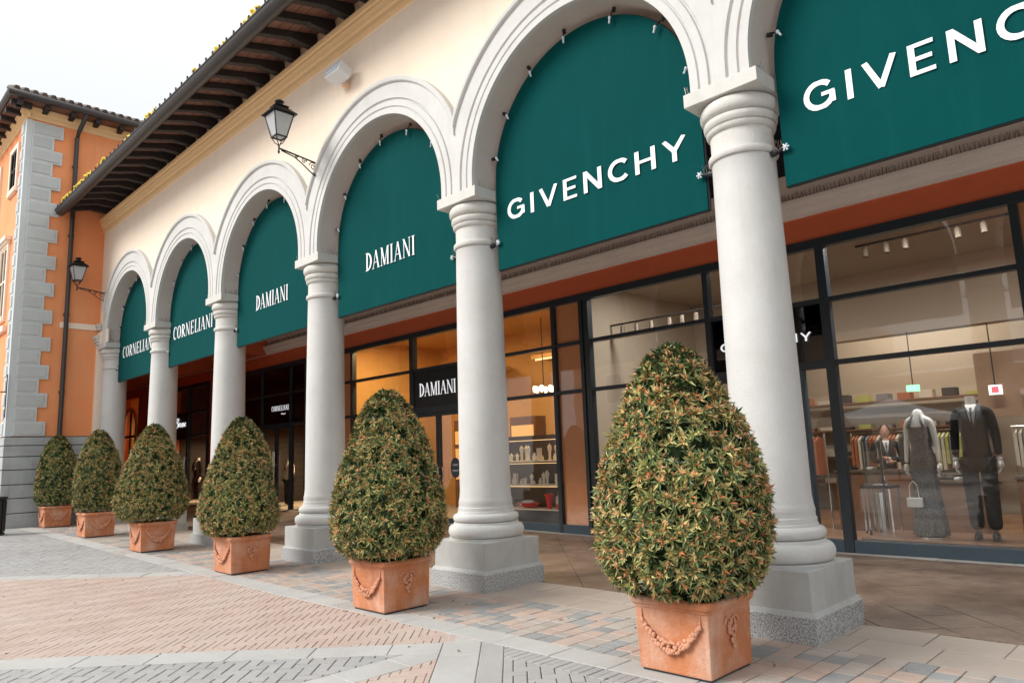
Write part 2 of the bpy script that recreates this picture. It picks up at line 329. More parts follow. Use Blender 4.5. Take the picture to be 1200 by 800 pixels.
# cornice
prof = [(.0, 8.17), (.03, 8.17), (.045, 8.22), (.045, 8.30), (.075, 8.32), (.09, 8.37), (.115, 8.42), (.115, 8.46), (.14, 8.48), (.15, 8.53), (.15, 8.56), (.0, 8.575)]
def extrude_x(mb, prof, x0, x1, ybase, sgn=-1, mi=0):
    b = len(mb.v); n = len(prof)
    for x in (x0, x1): mb.v += [(x, ybase+sgn*p, z) for p, z in prof]
    for i in range(n-1): mb.f.append((b+i, b+i+1, b+n+i+1, b+n+i)); mb.m.append(mi)
    mb.f.append(tuple(b+i for i in range(n))); mb.f.append(tuple(b+n+i for i in range(n))); mb.m += [mi, mi]
def extrude_y(mb, prof, y0, y1, xbase, sgn=1, mi=0):
    b = len(mb.v); n = len(prof)
    for y in (y0, y1): mb.v += [(xbase+sgn*p, y, z) for p, z in prof]
    for i in range(n-1): mb.f.append((b+i, b+i+1, b+n+i+1, b+n+i)); mb.m.append(mi)
    mb.f.append(tuple(b+i for i in range(n))); mb.f.append(tuple(b+n+i for i in range(n))); mb.m += [mi, mi]
mb = MB(); extrude_x(mb, prof, -22.1, 5, YF); AC(mb, 'cornice', M_corn)
# columns
def lathe_prof():
    P = [(.455, .545), (.462, .57)]                                     # big torus
    for k in range(9): a = -math.pi/2+math.pi*k/8; P.append((.415+.055*math.cos(a), .645+.075*math.sin(a)))
    P += [(.405, .725), (.40, .75)]
    for k in range(7): a = -math.pi/2+math.pi*k/6; P.append((.365+.045*math.cos(a), .80+.05*math.sin(a)))
    P += [(.355, .855), (.352, .875), (.345, .88), (.345, .925), (.335, .93), (.335, .975), (.338, .985), (.325, 1.04), (.318, 1.12)]
    for k in range(1, 13): t = k/12; P.append((.318-.026*t**1.6, 1.12+3.10*t))
    P += [(.294, 4.225), (.312, 4.23), (.322, 4.245), (.322, 4.275), (.316, 4.29), (.291, 4.30), (.290, 4.31), (.290, 4.485), (.300, 4.487), (.312, 4.495), (.322, 4.515), (.324, 4.535), (.308, 4.545), (.306, 4.552),
          (.326, 4.556), (.340, 4.575), (.344, 4.605), (.338, 4.625), (.318, 4.632), (.316, 4.64), (.338, 4.645), (.358, 4.66), (.368, 4.69), (.370, 4.72), (.364, 4.75), (.35, 4.775), (.33, 4.79)]
    P += [(.31, 4.80)]
    return P
LP = lathe_prof()
me_sh = MB().lathe([p for p in LP if p[1] >= 1.0 and p[1] <= 4.226], 64).mesh('shaft', M_grey, smooth=SH)
me_base = MB().lathe([p for p in LP if p[1] <= 1.06], 64).mesh('moulded_base', M_grey, smooth=SH)
me_cap = MB().lathe([p for p in LP if p[1] >= 4.22], 64).mesh('capital', M_capital, smooth=SH)
me_ab = MB().box(-.376, .376, -.376, .376, 4.80, 4.935).mesh('abacus', M_capital, bevel=.006)
me_pl = MB().box(-.458, .458, -.458, .458, .215, .545).mesh('pedestal', M_ped, bevel=.008)
me_lip = MB().frustum((0, 0), (.490, .490), (.470, .470), .195, .235).mesh('pedestal_lip', M_ped, bevel=.004)
me_gr = MB().box(-.494, .494, -.494, .494, -.05, .20).mesh('granite_base', M_granite, bevel=.007)
def add(name, me, parent, loc=(0, 0, 0)):
    o = bpy.data.objects.new(name, me); COL.objects.link(o); o.parent = parent; o.location = loc; return o
def wire(mb, base, n, spread, ln, r=.0035, mi=0):
    for k in range(n):
        b = Vector(base)+Vector(((k/(n-1)-.5)*spread[0], (k/(n-1)-.5)*spread[1], 0))
        mb.tube([b, b+Vector((random.uniform(-.35, .35)*ln, random.uniform(-.35, .35)*ln, ln*random.uniform(.8, 1.05)))], r, 4, mi)
for ci, x in enumerate(CX):
    c = bpy.data.objects.new('column', None); COL.objects.link(c); c.parent = arc; c.location = (x+10, 0, 0)
    add('granite_base', me_gr, c, (0, 0, h(x)*.6)); add('pedestal', me_pl, c); add('pedestal_lip', me_lip, c); add('moulded_base', me_base, c); add('shaft', me_sh, c); add('capital', me_cap, c); add('abacus', me_ab, c)
    mb = MB(); wire(mb, (-.345, -.25, 4.935), 7, (.03, .18), .11); wire(mb, (-.345, 0, 4.935), 6, (.03, .2), .11); wire(mb, (.345, -.1, 4.935), 7, (.03, .3), .10)
    mb.build('bird_spikes', M_spike, c)['kind'] = 'stuff'
# roof of the arcade
rb = []
x = -9.26+.585*24
mb_r = MB().box(-.065, .065, -1.06, 0, -.075, .075)
me_raf = bpy.data.meshes.new
Ms = Matrix.Rotation(math.atan2(.28, 1.06), 4, 'X')
m1 = MB().box(-.065, .065, -1.10, 0, -.06, .06, 0, Ms); me_r = m1.mesh('rafter', M_wood, bevel=.006, seg=1)
pf = [(0, -.20), (-.44, -.20), (-.50, -.18), (-.52, -.15), (0, -.04)]
m3 = MB(); b0 = 0
m3.v += [(-.066, p[0], p[1]) for p in pf]+[(.066, p[0], p[1]) for p in pf]; n = len(pf)
m3.f += [tuple(range(n)), tuple(range(n, 2*n))]+[(i, (i+1) % n, n+(i+1) % n, n+i) for i in range(n)]; m3.m += [0]*(n+2)
me_c = m3.mesh('corbel', M_wood, bevel=.006, seg=1)
k = 0
for i in range(-23, 45):
    x = -9.26+.585*(-i)+.0
    if x < -21.95 or x > 4.9: continue
    r_ = add('rafter', me_r, arc, (x-.065+10, YF, 8.825)); add('corbel', me_c, r_, (0, -.002, 0))
mb = MB()   # soffit boards
for k in range(6):
    y0 = YF-.005-1.12*k/6; y1 = YF-.005-1.12*(k+1)/6+.012
    z0 = 8.89+.28/1.06*(y0-YF); z1 = 8.89+.28/1.06*(y1-YF)
    mb.v += [(-22.1, y0, z0), (5, y0, z0), (5, y1, z1), (-22.1, y1, z1), (-22.1, y0, z0+.03), (5, y0, z0+.03), (5, y1, z1+.03), (-22.1, y1, z1+.03)]
    b = 8*k; mb.f += [(b, b+1, b+2, b+3), (b+4, b+5, b+6, b+7), (b+2, b+3, b+7, b+6), (b, b+1, b+5, b+4)]; mb.m += [0]*4
AC(mb, 'soffit_boards', M_board)
def halfround(mb, x0, x1, yc, zt, r):
    pr = [(yc+r*math.cos(a), zt+r*math.sin(a)) for a in [math.pi+math.pi*k/10 for k in range(11)]]
    pr2 = [(yc+(r-.012)*math.cos(a), zt+(r-.012)*math.sin(a)) for a in [2*math.pi-math.pi*k/10 for k in range(11)]]
    P = pr+pr2; n = len(P); b = len(mb.v)
    for x in (x0, x1): mb.v += [(x, y, z) for y, z in P]
    for i in range(n): j = (i+1) % n; mb.f.append((b+i, b+j, b+n+j, b+n+i)); mb.m.append(0)
    mb.f.append(tuple(b+i for i in range(n))); mb.f.append(tuple(b+n+i for i in range(n))); mb.m += [0, 0]
mb = MB(); halfround(mb, -22.05, 5, -1.44, 8.58, .13); mb.tube([(-22.05, -1.57, 8.585), (5, -1.57, 8.585)], .016, 8)
mb.face([(-22.05, -1.57, 8.58), (-22.05, -1.31, 8.58), (-22.05, -1.35, 8.48), (-22.05, -1.44, 8.452), (-22.05, -1.53, 8.48)])
for x in np.arange(-21.8, 5, .78): mb.box(x, x+.03, -1.575, -1.30, 8.59, 8.596)
AC(mb, 'gutter', M_gutter, smooth=SH)
# roof tiles: cover tiles run up the slope, their ends show over the gutter
sl = .28/1.06; La = math.sqrt(1+sl*sl)
def tile_mesh(L=3.2):
    mb = MB(); pr = [(.085*math.cos(math.pi*k/6), .07*math.sin(math.pi*k/6)) for k in range(7)]
    n = 7
    for yy in (0, L): mb.v += [(x, yy, z+yy*sl) for x, z in pr]
    for i in range(6): mb.f.append((i, i+1, n+i+1, n+i)); mb.m.append(0)
    mb.f.append(tuple(range(n))); mb.m.append(0)
    return mb.mesh('roof_tile', M_tile, smooth=SH)
me_t = tile_mesh()
xs = np.arange(-22.0, 4.9, .215)
for x in xs: add('roof_tile', me_t, arc, (x+10, -1.42+random.uniform(-.02, .02), 8.655))
mb = MB(); mb.face([(-22.1, -1.40, 8.64), (5, -1.40, 8.64), (5, 2.6, 8.64+4*sl), (-22.1, 2.6, 8.64+4*sl)]); mb.face([(-22.1, -1.40, 8.62), (5, -1.40, 8.62), (5, 2.6, 8.62+4*sl), (-22.1, 2.6, 8.62+4*sl)])
mb.face([(-22.1, 2.6, 8.64+4*sl), (5, 2.6, 8.64+4*sl), (5, 9, 8), (-22.1, 9, 8)])
AC(mb, 'roof_deck', M_tile, fix=False)
mb = MB()
for x in np.arange(-21.9, 4, .28):       # small snow clips and lichen along the eave
    mb.box(x, x+.018, -1.56, -1.53, 8.60, 8.70)
AC(mb, 'gutter_clips', M_gutter)
mb = MB()
for cxl, wl in ((-21.2, 1.0), (-20.1, .8), (-19.2, .8), (-18.2, .5), (-16.4, .25), (-14.9, .5), (-12.7, .25), (-11.6, .5), (-10.75, .35), (-10.3, .4), (-9.4, .5), (-8.2, .4)):
    for _ in range(int(34*wl)+4):
        mb.ball((cxl+random.uniform(-wl, wl)*.5, -1.47+random.uniform(-.06, .05), 8.70+random.uniform(-.03, .075)), random.uniform(.022, .055), 6, 4, 0, (1, 1, .7))
o = AC(mb, 'lichen', M_lichen, fix=False); o['kind'] = 'stuff'
# inner wall, ceiling
YS = 4.65
mb = MB().box(-22.0, 5, YB, YS+.1, 6.85, 7.0); AC(mb, 'portico_ceiling', M_ceil)
mb = MB().box(-38, 5, YS-.02, YS+.25, 5.30, 5.76); AC(mb, 'inner_upper_wall', M_pinkwall)
AC(MB().box(-38, 5, YS+.03, YS+.25, 5.761, 6.85), 'painted_upper_void', mat('painted_navy_void', (.008, .011, .018), .6))  # near-black panel paints in the darkness of the space above the pink wall
for xx in np.arange(-21.2, 4, 3.76): AC(MB().box(xx, xx+.03, YS-.035, YS-.0205, 5.31, 5.76), 'joint_strip', M_mould)
mb = MB(); extrude_x(mb, [(.0, 5.02), (.03, 5.02), (.03, 5.09), (.06, 5.10), (.08, 5.15), (.08, 5.19), (.12, 5.20), (.135, 5.25), (.135, 5.30), (0, 5.31)], -38, 5, YS-.02)
AC(mb, 'inner_moulding', M_mould)
mb = MB()
for x in np.arange(-22, 3, .055):
    for q in range(2): mb.tube([(x, YS-.10, 5.30), (x+random.uniform(-.03, .03), YS-.10+random.uniform(-.05, .03), 5.42)], .0035, 3)
o = AC(mb, 'ledge_bird_spikes', M_spikeD, fix=False); o['kind'] = 'stuff'
mb = MB().box(-38, 5, YS, YS+.25, 4.62, 5.03)
for x0, x1 in ((-38, -35.9), (-34.1, -29.95), (-26.55, -23.9), (-19.5, -17.66)): mb.box(x0, x1, YS+.002, YS+.25, 0, 4.621)
AC(mb, 'red_wall', M_red)
# far end wall of the portico
AC(MB().box(-38.2, -38, -2, 8, 0, 7), 'end_wall', M_red)
# ---------------- orange corner building
ob = empty('corner_building', (-22.1, -2.3, 0), 'orange rendered corner building with grey quoins and dark tiled eaves', 'building')
XO, YO = -22.1, -2.3
def OB(mb, name, m, **k): return mb.build(name, m, ob, loc=(22.1, 2.3, 0), **k)
mb = MB().box(-40, XO, YO, 0, 2.46, 11.12).box(-40, XO, 0.001, 9, 6.9, 11.12)
OB(mb, 'wall', M_orange)
OB(MB().box(-38, XO+.03, .31, 9, 5.04, 6.9), 'passage_wall', M_red)
OB(MB().box(-38, XO-.01, .0, .31, 4.9, 6.9), 'passage_lintel', M_red)
# plinth courses
zc = [0.02, .55, .92, 1.26, 1.63, 1.96, 2.24, 2.46]
for a, b in zip(zc[:-1], zc[1:]):
    OB(MB().box(-40, XO+.05, YO-.05, -.18, a, b-.022), 'plinth_course', M_plinthstone, bevel=.006)
OB(MB().box(-40, XO+.02, YO-.02, -.19, 0, 2.46), 'plinth_core', M_joint)
OB(MB().box(-40, XO+.09, YO-.09, -.17, 0, .42), 'foot_course', M_plinthstone, bevel=.02)
# quoins: alternately long and short
zq = np.linspace(2.47, 10.98, 24)
lens_r = []
OB(MB().box(XO-.12, XO+.045, YO-.045, YO+.09, 2.461, 11.0), 'quoin_strip', M_quoined, bevel=.006)
for i in range(23):
    L = .74 if i % 2 == 0 else .53
    z0, z1 = zq[i]+.0, zq[i+1]
    mb = MB().box(XO-.01, XO+.055, YO+.09, YO+.09+L, z0+.001, z1-.001)
    q = OB(mb, 'quoin', M_quoined, bevel=.006)
    f = MB().box(XO, XO+.075, YO+.14, YO+.09+L-.06, z0+.045, z1-.045); f.build('quoin_face', M_quoin, q, bevel=.012)
    mb = MB().box(XO-.12-L*.5, XO-.12, YO-.055, YO+.01, z0+.001, z1-.001)
    q = OB(mb, 'quoin', M_quoined, bevel=.006)
    f = MB().box(XO-.12-L*.5+.05, XO-.15, YO-.075, YO, z0+.045, z1-.045); f.build('quoin_face', M_quoin, q, bevel=.012)
# cornice, string course
pc = [(p*1.1, 11.03+(z-8.17)*.75) for p, z in prof]
mb = MB(); extrude_y(mb, pc, YO-.16, 5, XO); extrude_x(mb, pc, -40, XO+.165, YO); OB(mb, 'cornice', M_corn)
mb = MB().box(XO, XO+.035, YO+1.03, -.28, 5.36, 5.52); OB(mb, 'string_course', M_cream, bevel=.006)
mb = MB().box(-40, XO-.9, YO-.10, YO, 5.30, 5.46); OB(mb, 'string_course', M_cream, bevel=.006)
# roof
mb = MB()
ze = 11.46; ov = .5
mb.v += [(XO+ov, YO-ov, ze), (XO+ov, 9, ze), (-30, 9, ze+3), (-30, YO+6, ze+3), (-40, YO-ov, ze), (-40, YO+6, ze+3)]
mb.f += [(0, 1, 2, 3), (0, 3, 5, 4)]; mb.m += [0, 0]; OB(mb, 'roof', M_tile, fix=False)
mb = MB().box(-40, XO+ov-.03, YO-ov+.03, 9, 11.34, 11.37); OB(mb, 'soffit_boards', M_board)
mb = MB(); halfround(mb, -40, XO+ov+.08, YO-ov-.0, ze+.02, .10)
OB(mb, 'gutter', M_gutter)
mb = MB(); mb.tube([(XO+ov+.02, YO-ov-.08, ze-.02), (XO+ov+.02, 9, ze-.02)], .10, 10); OB(mb, 'gutter', M_gutter, smooth=True)
for i in range(20):
    y = YO-.35+.62*i
    if y > 4: break
    OB(MB().box(XO, XO+ov-.02, y, y+.12, 11.20, 11.338), 'rafter', M_wood)
for i in range(16): x = XO+.2-.62*i; OB(MB().box(x, x+.12, YO-ov+.02, YO, 11.20, 11.338), 'rafter', M_wood)
for i in range(34): OB(MB().tube([(XO+ov+.05, YO-ov+.1+.21*i, ze+.10), (XO+ov-1.0, YO-ov+.1+.21*i, ze+.10+.42)], .075, 6), 'roof_tile', M_tile)
# windows on the street side
def shutter_window(x0, x1, z0, z1, ped=False):
    fr = MB(); t = .13; y0 = YO-.06
    fr.box(x0-t, x0, y0, YO+.05, z0-t, z1+t).box(x1, x1+t, y0, YO+.05, z0-t, z1+t).box(x0, x1, y0, YO+.05, z1, z1+t).box(x0-.05, x1+.05, y0-.03, YO+.05, z0-t, z0)
    if ped: fr.box(x0-t-.08, x1+t+.08, y0-.10, YO, z1+t, z1+t+.12).box(x0-t-.03, x1+t+.03, y0-.05, YO, z1+t-.06, z1+t)
    wn = OB(fr, 'window', M_cream, bevel=.006)
    MB().box(x0, x1, YO-.012, YO-.004, z0, z1).build('pane', M_glassdark, wn)
    MB().box(x0, x1, YO-.002, YO+.02, z0, z1).build('dark_backing', M_darkint, wn)
    xm = (x0+x1)/2; f = MB()
    for xx in (x0, xm-.025, x1-.05): f.box(xx, xx+.05, YO-.04, YO-.013, z0, z1)
    for zz in (z0, z1-.05, (z0+z1)/2): f.box(x0+.05, x1-.05, YO-.035, YO-.013, zz, zz+.05)
    f.build('sash_frame', M_wood if not ped else M_cream, wn)
shutter_window(-23.78, -23.02, 9.35, 10.50); shutter_window(-26.1, -25.3, 9.35, 10.50); shutter_window(-28.6, -27.8, 9.35, 10.5)
shutter_window(-24.25, -23.4, 5.75, 7.75, True); shutter_window(-26.9, -26.0, 5.75, 7.75, True); shutter_window(-29.4, -28.5, 5.75, 7.75, True)
# down pipe
dp = MB(); xg = XO+.10
dp.tube([(XO+ov-.02, -1.03, 11.45), (XO+ov-.04, -1.05, 11.30), (XO+ov-.12, -1.08, 11.18), (xg+.12, -1.14, 10.92), (xg, -1.15, 10.75), (xg, -1.15, .25)], .058, 12)
o = OB(dp, 'down_pipe', M_gutter, smooth=SH)
for z in (9.9, 7.9, 5.7, 3.6): MB().box(XO, xg+.01, -1.215, -1.085, z, z+.05).build('pipe_bracket', M_gutter, o)
# ---------------- building across the street (seen in the glass)
op = empty('opposite_building', (0, -25, 0), 'ochre building across the street seen only as a reflection in the shop glass', 'building')
mb = MB().box(-34, -14, -31, -25, 0, 8.0).box(-14, 16, -31, -25.02, 0, 4.9); mb.build('wall', mat('tan_render', (.62, .46, .33), .9, .05, 1), op, loc=(0, 25, 0))
mb = MB(); mb.v += [(-35, -24, 8.1), (-13.5, -24, 8.1), (-13.5, -28, 9.6), (-35, -28, 9.6), (-13.5, -24.2, 4.95), (17, -24.2, 4.95), (17, -28, 6.1), (-13.5, -28, 6.1)]; mb.f += [(0, 1, 2, 3), (4, 5, 6, 7)]; mb.m += [0, 0]; mb.build('roof', M_tile, op, loc=(0, 25, 0), fix=False)
for i in range(12):
    for z0 in (1.0, 4.9):
        x = -31+4*i
        if z0 > 2 and x > -16: continue
        wn = MB().box(x-.12, x+1.42, -25, -24.95, z0-.12, z0+2.02).build('window', M_cream, op, loc=(0, 25, 0)); MB().box(x, x+1.3, -24.95, -24.93, z0, z0+1.9).build('pane', M_darkint, wn)
def parasol(x, y, lab):
    t = empty('parasol', (x, y, 0), lab, 'parasol', 'parasols across the street')
    MB().tube([(0, 0, 0), (0, 0, 2.9)], .04, 8).build('pole', M_black, t)
    MB().box(-.4, .4, -.4, .4, 0, .08).build('base', M_black, t)
    mb = MB(); mb.v += [(0, 0, 3.2), (-1.8, -1.8, 2.45), (1.8, -1.8, 2.45), (1.8, 1.8, 2.45), (-1.8, 1.8, 2.45), (-1.8, -1.8, 2.25), (1.8, -1.8, 2.25), (1.8, 1.8, 2.25), (-1.8, 1.8, 2.25)]
    mb.f += [(0, 1, 2), (0, 2, 3), (0, 3, 4), (0, 4, 1), (1, 2, 6, 5), (2, 3, 7, 6), (3, 4, 8, 7), (4, 1, 5, 8)]; mb.m += [0]*8; mb.build('canopy', M_shirt, t, fix=False)
parasol(-9.5, -15.0, 'white square parasol across the street, nearer the far corner, seen mirrored in the glass'); parasol(-5.2, -15.4, 'white square parasol across the street, seen mirrored in the widest window')
# ================================================================== GROUND
mb = MB()
xs_ = [-400, -60, -26, -22, -18, -14, -8.5, -4, 0, 6, 60, 400]
for a, b in zip(xs_[:-1], xs_[1:]):
    for ya, yb in ((-400, -6.0), (-6.0, 9), (9, 400)):
        mb.face([(a, ya, h(a)-.012), (b, ya, h(b)-.012), (b, yb, h(b)-.012), (a, yb, h(a)-.012)])
g = mb.build('ground', M_asph, fix=True); g['kind'] = 'structure'
def clip(poly, n, c):           # keep points with n.p <= c
    out = []
    for i in range(len(poly)):
        a, b = poly[i], poly[(i+1) % len(poly)]
        da = n[0]*a[0]+n[1]*a[1]-c; db = n[0]*b[0]+n[1]*b[1]-c
        if da <= 0: out.append(a)
        if (da < 0) != (db < 0) and abs(da-db) > 1e-9 and not (da == 0 or db == 0):
            t = da/(da-db); out.append((a[0]+t*(b[0]-a[0]), a[1]+t*(b[1]-a[1])))
    return out
def area(p): return .5*sum(p[i][0]*p[(i+1) % len(p)][1]-p[(i+1) % len(p)][0]*p[i][1] for i in range(len(p)))
def paver(mb, poly, gap, mi=0, jit=.0018, ch=.005, orig=None):
    n = len(poly); cx = sum(p[0] for p in poly)/n; cy = sum(p[1] for p in poly)/n
    def inset(poly, d):
        r = []
        for i in range(n):
            a, b, c = poly[i-1], poly[i], poly[(i+1) % n]
            e1 = Vector((b[0]-a[0], b[1]-a[1])); e2 = Vector((c[0]-b[0], c[1]-b[1]))
            if e1.length < 1e-6 or e2.length < 1e-6: r.append(b); continue
            n1 = Vector((-e1.y, e1.x)).normalized(); n2 = Vector((-e2.y, e2.x)).normalized(); q = n1+n2
            k = q.length_squared
            if k < .3: q = Vector((cx-b[0], cy-b[1])).normalized()*d
            else: q = q*(2*d/k)
            r.append((b[0]+q.x, b[1]+q.y))
        return r
    A = inset(poly, gap); B = inset(poly, gap+ch)
    if area(A) < 2e-4 or area(B) < 1e-4: return False
    tx, ty = random.uniform(-.006, .006), random.uniform(-.006, .006); dz = random.uniform(-jit, jit)
    def Z(p): return h(p[0])+dz+(p[0]-cx)*tx+(p[1]-cy)*ty
    ox, oy = orig or (0, 0)
    b = len(mb.v)
    mb.v += [(x-ox, y-oy, h(x)-.02) for x, y in A]+[(x-ox, y-oy, Z((x, y))-ch*.7) for x, y in A]+[(x-ox, y-oy, Z((x, y))) for x, y in B]
    for L in range(2):
        for i in range(n): j = (i+1) % n; mb.f.append((b+L*n+i, b+L*n+j, b+(L+1)*n+j, b+(L+1)*n+i)); mb.m.append(mi)
    mb.f.append(tuple(b+2*n+i for i in range(n))); mb.m.append(mi)
    return True
def field(name, piece, region_planes_list, gens, mats, gap, nobj, ch=.005, jit=.0018, bed=None):
    """region: convex half-planes; gens: iterable of (poly, mat index)"""
    polys = []
    for poly, mi in gens:
        for planes in region_planes_list:
            p = poly
            for nrm, c in planes:
                p = clip(p, nrm, c)
                if len(p) < 3: break
            if len(p) >= 3 and area(p) > 3e-4: polys.append((p, mi))
    def vis(p):
        cx = sum(q[0] for q in p)/len(p); cy = sum(q[1] for q in p)/len(p)
        d = Vector((cx, cy, 0))-CAM; z = d.dot(fw); X = d.dot(r2)/z if z > 0 else 9; Y = d.dot(u2)/z if z > 0 else 9
        inside = z > .3 and abs(X) < .74 and abs(Y) < .50
        return (0 if inside else 1, d.length/ math.sqrt(max(area(p), 1e-5)) if name != 'x' else d.length)
    polys.sort(key=lambda t: vis(t[0]))
    root = bpy.data.objects.new(name, MB().face([(0, 0, -.5), (.01, 0, -.5), (.01, .01, -.5)]).mesh(name, mats[0], fix=False)) if bed is None else bed
    if bed is None: COL.objects.link(root)
    root['kind'] = 'structure'
    for p, mi in polys[:nobj]:
        cx = sum(q[0] for q in p)/len(p); cy = sum(q[1] for q in p)/len(p); mb = MB()
        if paver(mb, p, gap, 0, jit, ch, (cx, cy)):
            o = mb.build(piece, mats[mi], root, loc=(cx, cy, 0), fix=False)
    rest = MB()
    for p, mi in polys[nobj:]: paver(rest, p, gap, mi, jit, ch)
    if rest.f:
        o = rest.build(piece+'_field', mats, root, fix=False); o['kind'] = 'stuff'
    print(name, len(polys))
def bedmesh(name, poly, m, dz=-.006):
    mb = MB(); xs2 = sorted(set([p[0] for p in poly]))
    o = MB()
    # split along x at the change of slope
    for pl in ([((1, 0), -8.5)], [((-1, 0), 8.5)]):
        p = poly
        for nrm, c in pl: p = clip(p, nrm, c)
        if len(p) >= 3: o.face([(q[0], q[1], h(q[0])+dz) for q in p])
    return o.build(name, m, None, fix=False)
S2 = math.sqrt(.5)
def herring(W, n, box, ang=45, mi=0):
    ca, sa = math.cos(R(ang)), math.sin(R(ang)); x0, x1, y0, y1 = box
    cs = [(x, y) for x in (x0, x1) for y in (y0, y1)]
    us = [(x*ca+y*sa)/W for x, y in cs]; vs = [(-x*sa+y*ca)/W for x, y in cs]
    u0, u1, v0, v1 = min(us)-n, max(us)+n, min(vs)-n, max(vs)+n
    mlo = int(math.floor((u0-v1)/(2*n)))-1; mhi = int(math.ceil((u1-v0)/(2*n)))+1
    for m in range(mlo, mhi+1):
        klo = int(math.floor(max(u0-m*n, v0+m*n)))-2; khi = int(math.ceil(min(u1-m*n, v1+m*n)))+2
        for k in range(klo, khi+1):
            a, b = k+m*n, k-m*n
            for (p, q, w_, h_) in ((a, b, n, 1), (a, b+1, 1, n)):
                P = [(p*W, q*W), ((p+w_)*W, q*W), ((p+w_)*W, (q+h_)*W), (p*W, (q+h_)*W)]
                Q = [(x*ca-y*sa, x*sa+y*ca) for x, y in P]
                mx = sum(t[0] for t in Q)/4; my = sum(t[1] for t in Q)/4
                if x0-.3 < mx < x1+.3 and y0-.3 < my < y1+.3: yield Q, mi
T_F1, T_F2 = 2.82, 2.36          # y-x of the diagonal band edges
S_H1, S_H2, S_H3 = -7.20, -6.74, -6.47
T_E1, T_E2 = 9.20, 8.72
YD = -1.95; YBOT = -6.3
low = [((0, 1), YD), ((0, -1), -YBOT)]
def tge(t): return ((1, -1), -t)      # y-x >= t
def tle(t): return ((-1, 1), t)
def sle(s): return ((1, 1), s)
def sge(s): return ((-1, -1), -s)
BIG = [(-30, YBOT), (3, YBOT), (3, 5), (-30, 5)]
# beds
bed_p = bedmesh('plaza_paving', [(-26, YBOT), (3, YBOT), (3, YD), (-26, YD)], M_joint); bed_p['kind'] = 'structure'
field('pink_brick_paving', 'brick', [low+[tge(T_F1), tle(T_E2)]], herring(.0675, 4, (-15.2, -4.6, YBOT, YD)), [M_pinkb], .0028, 300, .004, .0012)
field('pink_brick_triangle', 'brick', [low+[sle(S_H1), ((-1, 0), 4.66)]], herring(.0675, 4, (-4.8, 0, YBOT, YD)), [M_pinkb], .0028, 300, .004)
field('grey_block_paving', 'paver', [low+[tge(T_E1), ((-1, 0), 26)]], herring(.10, 2, (-26, -11, YBOT, YD)), [M_greyb], .003, 300, .004)
field('grey_block_triangle', 'paver', [low+[tle(T_F2), ((1, 0), -4.98)]], herring(.10, 2, (-9, -4.9, YBOT, YD)), [M_greyb], .004, 300, .005)
YSOL = YD-.21
field('grey_block_corner', 'paver', [[((0, 1), YSOL), ((0, -1), -YBOT), sge(S_H3), ((1, 0), 3)]], herring(.10, 2, (-4.5, 3, YBOT, YD)), [M_greyb], .004, 300, .005)
def soldier():
    x = -4.6
    while x < 3: yield [(x, YSOL), (x+.075, YSOL), (x+.075, YD), (x, YD)], 0; x += .075
field('soldier_course', 'paver', [[sge(S_H3)]], soldier(), [M_greyb], .003, 300)
def diag_band(t0, t1, L, s0, s1):     # slabs along (1,1)
    s = s0
    while s < s1:
        e = s+L*random.uniform(.9, 1.1)*2*S2
        P = [((s-t1)/2, (s+t1)/2), ((s-t0)/2, (s+t0)/2), ((e-t0)/2, (e+t0)/2), ((e-t1)/2, (e+t1)/2)]
        yield P, 0; s = e
def diag_band2(s0, s1, L, t0, t1, mi=0):
    t = t0
    while t < t1:
        e = t+L*2*S2*random.uniform(.9, 1.1)
        yield [((s0-t)/2, (s0+t)/2), ((s0-e)/2, (s0+e)/2), ((s1-e)/2, (s1+e)/2), ((s1-t)/2, (s1+t)/2)][::-1], mi; t = e
def straight(y0, y1, L, x0, x1, mi=0, off=0):
    x = x0+off
    while x < x1: e = x+L*random.uniform(.92, 1.08); yield [(x, y0), (e, y0), (e, y1), (x, y1)], mi; x = e
field('diagonal_slab_band', 'slab', [low+[sle(S_H1+.0)]], list(diag_band(T_F2, T_F1, .62, -16, -7.0)), [M_slab], .003, 300)
field('diagonal_slab_band', 'slab', [low], list(diag_band(T_E2, T_E1, .62, -19, -13)), [M_slab], .003, 300)
field('diagonal_slab_band', 'slab', [low+[sge(S_H1)]], list(diag_band2(S_H1, S_H2, .75, -6, 2.86)), [M_slab], .003, 300)
field('diagonal_slab_band', 'slab', [low], list(diag_band2(S_H2, S_H3, .55, -6, 2.86)), [M_greyb], .003, 300)
def gband():
    y = YBOT
    while y < -2.1: yield [(-4.98, y), (-4.66, y), (-4.66, y+.5), (-4.98, y+.5)], 0; y += .5
field('straight_slab_band', 'slab', [low+[sle(S_H1), tle(T_F2)]], gband(), [M_slab], .003, 300)
field('kerb_slab_band', 'slab', [[((1, 0), 3)]], list(straight(YD, -1.65, .62, -21.9, 3)), [M_slab], .003, 300)
def cobbles():
    x = -21.9
    while x < 3:
        e = x+random.choice((.165, .165, .19)); y = -1.65
        while y < -.51:
            L = random.choice((.125, .165, .21, .25)); f = min(y+L, -.50)
            if -.50-f < .07: f = -.50
            yield [(x, y), (e, y), (e, f), (x, f)], random.choice((0, 0, 0, 1, 1, 2, 2)); y = f
        x = e
field('cobble_band', 'cobble', [[((1, 0), 3)]], cobbles(), [M_cobP, M_cobG, M_cobB], .0035, 300, .006, .0025)
field('column_line_slabs', 'slab', [[((1, 0), 3)]], list(straight(-.50, -.04, .55, -21.9, 3))+list(straight(-.04, .42, .55, -21.9, 3, 0, .27)), [M_slab2], .003, 300)
bedmesh('pavement_bed', [(-38, YD), (3, YD), (3, 4.9), (-38, 4.9)], M_joint)['kind'] = 'structure'
